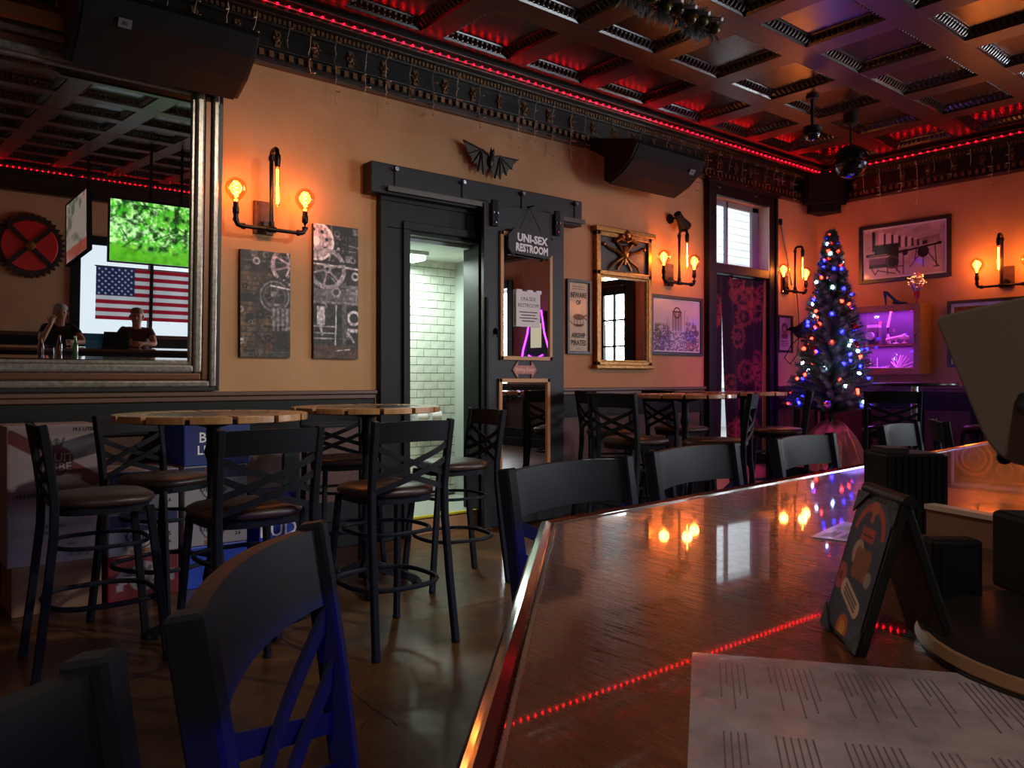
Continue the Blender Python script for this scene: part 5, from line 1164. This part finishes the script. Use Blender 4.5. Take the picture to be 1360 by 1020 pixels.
# ------------------------------------------------------------------ what the mirrors show: the other side of the room
t = thing('street_flag', 'striped flag with white stars hung inside the street window seen in the huge mirror', 'flag', (4.82, WO+.07, 1.42), PI)
def flag(w, h):
    A = Art(w, h, 114, 78)
    k = np.floor(A.v*13).astype(int) % 2; A.c[:] = np.where(k[..., None] == 0, np.array([.70, .12, .2]), np.array([.95, .95, .96])); A.rect(w*.6, w, h*6/13, h, (.16, .2, .38))
    for r in range(9):
        for c_ in range(6 if r % 2 == 0 else 5): A.disc(w*(.6+.4*((c_+.5+(0 if r % 2 == 0 else .5))/6)), h*(6/13+7/13*(r+.6)/9.4), h*.017, (.95, .95, .97))
    return A
flag(1.58, .92).mesh('cloth', inkmat('flag_cloth', .8, trans=True), t, (0, .05, 0), wave=lambda x, z: .012*np.sin(x*14)); MB().tube([(-.02, .05, .925), (1.6, .05, .925)], .01, 8).build('rod', METAL, t)
for nm, x0, x1 in (('window_2', FX0, FX1), ('window_3', GX0, GX1)):
    m = MB()
    for q in ((x0-.1, x0+.05, FZ0-.1, FZ1+.1), (x1-.05, x1+.1, FZ0-.1, FZ1+.1), (x0, x1, FZ0-.1, FZ0+.05), (x0, x1, FZ1-.05, FZ1+.1), ((x0+x1)/2-.03, (x0+x1)/2+.03, FZ0, FZ1)): m.box(q[0], q[1], WO-.1, WO+.03, q[2], q[3])
    f = struct(m.build(nm, BLK2)); MB().box(x0+.04, x1-.04, WO-.06, WO-.055, FZ0+.04, FZ1-.04).build('pane', GLASS, f)
struct(MB().box(-8, 16, WO-9, WO-.25, -.3, -.1).build('street_outside', MATS['pale_pavement']))
t = thing('gear_sign', 'round red saw-toothed gear sign with crossed arms on the far orange wall in the mirror', 'sign', (2.24, WO, 2.58), PI); m = MB(); n = 36; po, pi_ = [], []
for i in range(n*2): a = PI*i/n; r = .54 if i % 2 else .47; po.append((r*math.cos(a), r*math.sin(a)))
MB().prism(po, -.04, -.0, axis='y').build('gear_plate', mat('dark_steel_gear', '33261f', .5, metal=.4), t)
MB().lathe([(.0005, -.05), (.40, -.05), (.41, -.04)], 36, axis='y').build('red_disc', mat('red_enamel', 'd02020', .35), t)
for a in (PI/4, 3*PI/4): MB().bar([(-.44*math.cos(a), -.06, -.44*math.sin(a)), (.44*math.cos(a), -.06, .44*math.sin(a))], .016, .07).build('cross_arm', MATS['dark_steel_gear'], t)
MB().lathe([(.0005, -.1), (.06, -.09), (.08, -.06)], 18, axis='y').build('hub', GOLD, t)
def foliage(w, h):
    A = Art(w, h, 170, 96); n1 = vnoise(A.u*1.8, A.v, 12, 61, 4); n2 = vnoise(A.u*1.8, A.v, 26, 67, 3); n3 = vnoise(A.u, A.v, 4, 71)
    A.c[:] = np.stack([.10+.45*n1*n2*1.6, .26+.6*n1, .06+.25*n2], -1); A.put(np.clip((n2+n3*.8-.86)*3.5, 0, 1)*(A.v > .3), (.74, .92, .66), .85); A.put(np.clip((.52-n1)*5, 0, 1), (.03, .12, .03), .75)
    A.put(np.clip((.25-A.v+.06*np.sin(A.u*8))*12, 0, 1), (.30, .62, .10), .8); rn = random.Random(5)
    for k in range(14): x, z = rn.uniform(0, w), rn.uniform(h*.3, h); A.line(x, z, x+rn.uniform(-.3, .3), z+rn.uniform(-.2, .2), .012, (.05, .1, .04), .8)
    return A
def tv(label, loc, rot, W, H, art):
    t = thing('bar_television', label, 'television', loc, rot=rot)
    frame_bars(W+.04, H+.05, 0, .02, -.03, .02, 'bezel', SPK, t, 0).location = (-W/2-.02, 0, -.025); MB().box(-W/2, W/2, -.02, .05, 0, H).build('housing', SPK, t); art(W, H).mesh('screen', SCREEN, t, (-W/2, -.0215, 0))
    MB().bar([(-.2, .06, H*.5), (-.2, .06, CZ-loc[2]-.0)], .03, .03).bar([(.2, .06, H*.5), (.2, .06, CZ-loc[2])], .03, .03).box(-.25, .25, .05, .08, H*.4, H*.6).build('ceiling_mount', METAL, t); return t
tv('wide television showing bright green woodland hung over the bar in the mirror', (3.28, -.8, 2.27), (0, 0, PI), 1.42, .8, foliage)
def canyon(w, h):
    A = Art(w, h, 60, 36).fill((.40, .36, .33)); A.put(np.clip((vnoise(A.u, A.v, 6, 81)-.5)*6, 0, 1), (.2, .22, .18), .8); A.rect(0, w, 0, h*.2, (.4, .14, .1), .8); return A
tv('second television seen edge-on beside the woodland screen in the mirror', (2.5, -2.3, 2.35), (math.radians(-8), math.radians(20), math.radians(256)), .66, .95, canyon)

# jukebox with purple neon, entrance door
t = thing('jukebox', 'wall jukebox outlined by a flared purple neon arch seen in the sliding door mirror', 'jukebox', (WB, .12, 1.55), -PI/2)
bd = [(0, 0), (.78, 0), (.74, .2), (.62, .5), (.54, .9), (.24, .9), (.16, .5), (.04, .2)]
MB().prism(bd, -.16, 0, axis='y').build('body', mat('violet_black_cabinet', '1a1424', .3), t, bevel=.01); MB().tube([(x, -.17, z) for x, z in bd[1:]+[bd[0]]], .014, 8).build('neon_tube', PURPLE, t)
MB().box(.25, .53, -.168, -.16, .25, .68).build('screen', glow('jukebox_screen', 'b0a890', 1.2), t); MB().tube([(.2, -.175, .12), (.3, -.185, .08), (.48, -.185, .08), (.58, -.175, .12)], .012, 8).build('neon_tube', PURPLE, t)
m = MB()
for q in ((DY0-.16, DY0, 0, 3.48), (DY1, DY1+.16, 0, 3.48)): m.box(WB-.06, WB, q[0], q[1], q[2], q[3])
m.box(WB-.06, WB, DY0, DY1, 3.35, 3.48).box(WB-.03, WB+.2, DY0, DY1, DZ, DZ+.1); struct(m.build('trim_5', BLK2, bevel=.005))
m = MB(); yy = [DY0, DY0+.12, (DY0+DY1)/2-.012, (DY0+DY1)/2+.012, DY1-.12, DY1]
for q in ((DY0, DY0+.14), (DY1-.14, DY1), ((DY0+DY1)/2-.014, (DY0+DY1)/2+.014)): m.box(WB+.05, WB+.1, q[0], q[1], .02, DZ)
for k in range(6): z = .5+k*(DZ-.62)/5; m.box(WB+.05, WB+.1, DY0, DY1, z-.014, z+.014)
m.box(WB+.05, WB+.1, DY0, DY1, .02, .5).box(WB+.05, WB+.1, DY0, DY1, DZ-.13, DZ); dd = struct(m.build('door_2', BLK2)); MB().box(WB+.073, WB+.077, DY0+.1, DY1-.1, .45, DZ-.1).build('pane', GLASS, dd)
MB().box(WB+.073, WB+.077, DY0, DY1, DZ+.1, 3.35).build('transom_pane', GLASS, dd); MB().tube([(WB+.05, DY0+.07, 1.0), (WB+.0, DY0+.07, 1.02), (WB, DY0+.07, 1.28), (WB+.05, DY0+.07, 1.3)], .012, 8).build('handle', STEEL, dd)
struct(MB().box(WB+.2, 24, -9, WL+.25, -.3, -.1).build('pavement_outside', MATS['pale_pavement']))

m = MB()
for q in ((SY0-.1, SY0+.05, SZ0-.1, SZ1+.1), (SY1-.05, SY1+.1, SZ0-.1, SZ1+.1), (SY0, SY1, SZ0-.1, SZ0+.05), (SY0, SY1, SZ1-.05, SZ1+.1), (-3.23, -3.17, SZ0, SZ1), (-2.23, -2.17, SZ0, SZ1)): m.box(WB-.03, WB+.1, q[0], q[1], q[2], q[3])
f = struct(m.build('window_4', BLK2)); MB().box(WB+.055, WB+.06, SY0+.04, SY1-.04, SZ0+.04, SZ1-.04).build('pane', GLASS, f)

# bottles and glasses on the bar, reflected in the big mirror
def bottle(label, x, y, m, prof, cap):
    t = thing('bottle', label, 'bottle', (x, y, BZ)); MB().lathe(prof, 16).build('glass_body', m, t, smooth=50); h = prof[-1][1]; MB().lathe([(.014, h), (.014, h+.02), (.001, h+.02)], 10).build('cap', cap, t); return t
LONG = [(.03, 0), (.031, .13), (.025, .155), (.013, .18), (.012, .225)]
bottle('dark red ketchup bottle on the far arm of the bar seen in the huge mirror', 1.62, .42, mat('ketchup_red', '4a0c0c', .2, coat=.5), [(.032, 0), (.034, .1), (.026, .14), (.014, .17), (.014, .18)], REDT)
bottle('brown beer bottle on the far arm of the bar seen in the huge mirror', 1.80, .44, mat('amber_glass', '4a2408', .1, coat=.8), LONG, GOLD)
bottle('green soda bottle on the far arm of the bar at the mirror edge', 1.95, .5, mat('green_glass', '2c7a3a', .1, coat=.8), LONG, WHITE)
t = thing('water_glass', 'small clear tumbler beside the bottles on the far arm of the bar', 'glass', (1.78, .40, BZ)); MB().lathe([(.0005, .004), (.03, .004), (.036, .1), (.034, .1), (.028, .01), (.0005, .01)], 16).build('tumbler', clear('tumbler_glass', (.95, .97, 1), .1), t, smooth=40)
t = thing('laptop', 'open black laptop with a blue folder behind it on the opposite arm of the bar', 'laptop', (2.85, -1.65, BZ), PI)
MB().box(-.17, .17, -.11, .12, 0, .018).build('keyboard_base', SPK, t, bevel=.004); MB().box(-.17, .17, -.006, .006, 0, .23).build('lid', SPK, t, bevel=.004, loc=(0, -.115, .018), rot=(math.radians(15), 0, 0))
t = thing('blue_folder', 'bright blue folder standing upright beside the laptop on the opposite bar arm', 'folder', (2.62, -1.6, BZ), PI)
MB().box(-.14, .14, -.004, .004, 0, .2).build('cover', mat('bright_blue_card', '2c9ad8', .5), t, rot=(math.radians(-10), 0, 0)); MB().box(-.14, .14, .03, .038, 0, .19).build('back_cover', MATS['bright_blue_card'], t, rot=(math.radians(8), 0, 0))

# two people seated at the opposite arm of the bar, facing the mirror
def skin_mesh(name, verts, edges, radii, m, parent, root=0, lvl=1):
    me = bpy.data.meshes.new(name); me.from_pydata(verts, edges, []); me.materials.append(m); o = obj(name, me, parent)
    sk = o.modifiers.new('skin', 'SKIN'); ly = me.skin_vertices[0] if me.skin_vertices else None
    if ly is None:
        b = bmesh.new(); b.from_mesh(me); b.verts.layers.skin.verify(); b.to_mesh(me); b.free(); ly = me.skin_vertices[0]
    for i, r in enumerate(radii): ly.data[i].radius = (r, r*(1 if not isinstance(r, tuple) else 1))
    ly.data[root].use_root = True; o.modifiers.new('sub', 'SUBSURF').levels = lvl; o.modifiers['sub'].render_levels = lvl
    sk.use_smooth_shade = True; return o
def person(label, x, y, rz, shirt, hair, pose):
    t = thing('person', label, 'person', (x, y, 0), rz)                # faces local +Y, seat at .76 m
    SK = mat('skin_tone', 'b98468', .55)
    J = dict(pel=(0, -.02, .84), sp=(0, -.03, 1.0), ch=(0, -.02, 1.2), nk=(0, .0, 1.36), hd0=(0, .03, 1.43), hd=(0, .05, 1.53), top=(0, .04, 1.62))
    V, E_, R_ = [], [], []
    def add(p, r, prev=None):
        V.append(p); R_.append(r); i = len(V)-1
        if prev is not None: E_.append((prev, i))
        return i
    pel = add(J['pel'], .15); sp = add(J['sp'], .135, pel); ch = add(J['ch'], .15, sp); nk = add(J['nk'], .06, ch); h0 = add(J['hd0'], .065, nk); h1 = add(J['hd'], .095, h0); add(J['top'], .07, h1)
    arms = []
    for s_ in (-1, 1):
        hp = add((s_*.1, 0, .80), .09, pel); kn = add((s_*.13, .42, .80), .065, hp); ak = add((s_*.12, .36, .42), .042, kn); add((s_*.12, .48, .37), .035, ak)
        sh_ = add((s_*.19, -.01, 1.30), .062, ch); el, wr, hand = pose[0 if s_ < 0 else 1]
        e1 = add(el, .045, sh_); w1 = add(wr, .03, e1); p1 = add(tuple(wr[i]+(hand[i]-wr[i])*.5 for i in range(3)), .034, w1)
        hv = Vector(hand)-Vector(wr); sd = hv.cross(Vector((0, 1, .3))).normalized()
        for f_ in range(4):
            o_ = sd*(.022*(f_-1.5)); q = Vector(hand)+o_; a1 = add(tuple(q), .011, p1); add(tuple(q+hv*.55*(1-.12*abs(f_-1.4))+Vector((0, 0, -.012))), .008, a1)
        q = Vector(wr)+hv*.4+sd*.045; a1 = add(tuple(q), .012, p1); add(tuple(q+hv*.4+sd*.012), .009, a1)
    b = skin_mesh('body', V, E_, R_, SK, t, 0, 2)
    V, E_, R_ = [], [], []
    a0 = add((0, -.02, .80), .165); a1 = add((0, -.03, 1.0), .16, a0); a2 = add((0, -.02, 1.2), .172, a1); add((0, -.0, 1.32), .095, a2)
    for s_ in (-1, 1): el, wr, hand = pose[0 if s_ < 0 else 1]; q = add((s_*.19, -.01, 1.30), .076, a2); add(tuple(.45*((s_*.19, -.01, 1.30)[i])+.55*el[i] for i in range(3)), .062, q)
    skin_mesh('shirt', V, E_, R_, shirt, t, 0, 2)
    V, E_, R_ = [], [], []
    a0 = add((0, -.02, .84), .165)
    for s_ in (-1, 1): q = add((s_*.1, 0, .80), .105, a0); q = add((s_*.13, .42, .80), .08, q); add((s_*.12, .37, .45), .06, q)
    skin_mesh('trousers', V, E_, R_, mat('dark_trousers', '1c1e28', .8), t, 0, 2)
    m = MB(); m.lathe([(.098, .03), (.103, .05), (.09, .085), (.055, .112), (.0005, .122)], 16, (0, .035, 1.545), sx=.95, sy=1.02); m.ball((0, -.005, 1.525), .098, 14, 10, sx=.98, sy=.8, sz=.95); hr = m.build('hair', hair, t, smooth=60); 
    m = MB(); 
    for s_ in (-1, 1): m.ball((s_*.036, .14, 1.535), .012, 8, 6)
    m.build('eye', mat('eye_dark', '221a18', .3), t); MB().ball((0, .158, 1.505), .017, 8, 6, sz=1.6).build('nose', SK, t, smooth=60); MB().bar([(-.025, .142, 1.468), (0, .148, 1.465), (.025, .142, 1.468)], .008, .008).build('mouth', mat('lips', '8a4a42', .5), t)
    for s_ in (-1, 1): MB().ball((s_*.098, .04, 1.52), .02, 8, 6, sx=.5, sz=1.5).build('ear', SK, t, smooth=60)
    return t
put(2.3, -2.42, 90, 'stool under the grey haired person on the opposite bar arm'); put(3.35, -2.45, 90, 'stool under the person in dark red on the opposite bar arm')
person('grey haired person in black resting head on raised hand, in the huge mirror', 2.3, -2.42, 0, mat('black_shirt', '1a181c', .8), mat('grey_hair', '9a9894', .8), (((-.28, .30, 1.12), (-.16, .26, 1.36), (-.12, .19, 1.46)), ((.27, .27, 1.12), (.1, .42, 1.13), (.03, .46, 1.13))))
person('fair haired person in dark red leaning on the bar, in the huge mirror', 3.35, -2.45, .3, mat('dark_red_shirt', '4a1c24', .8), mat('fair_hair', '8a7050', .8), (((-.27, .27, 1.12), (-.1, .42, 1.13), (-.03, .46, 1.13)), ((.27, .27, 1.12), (.1, .42, 1.13), (.03, .46, 1.13))))
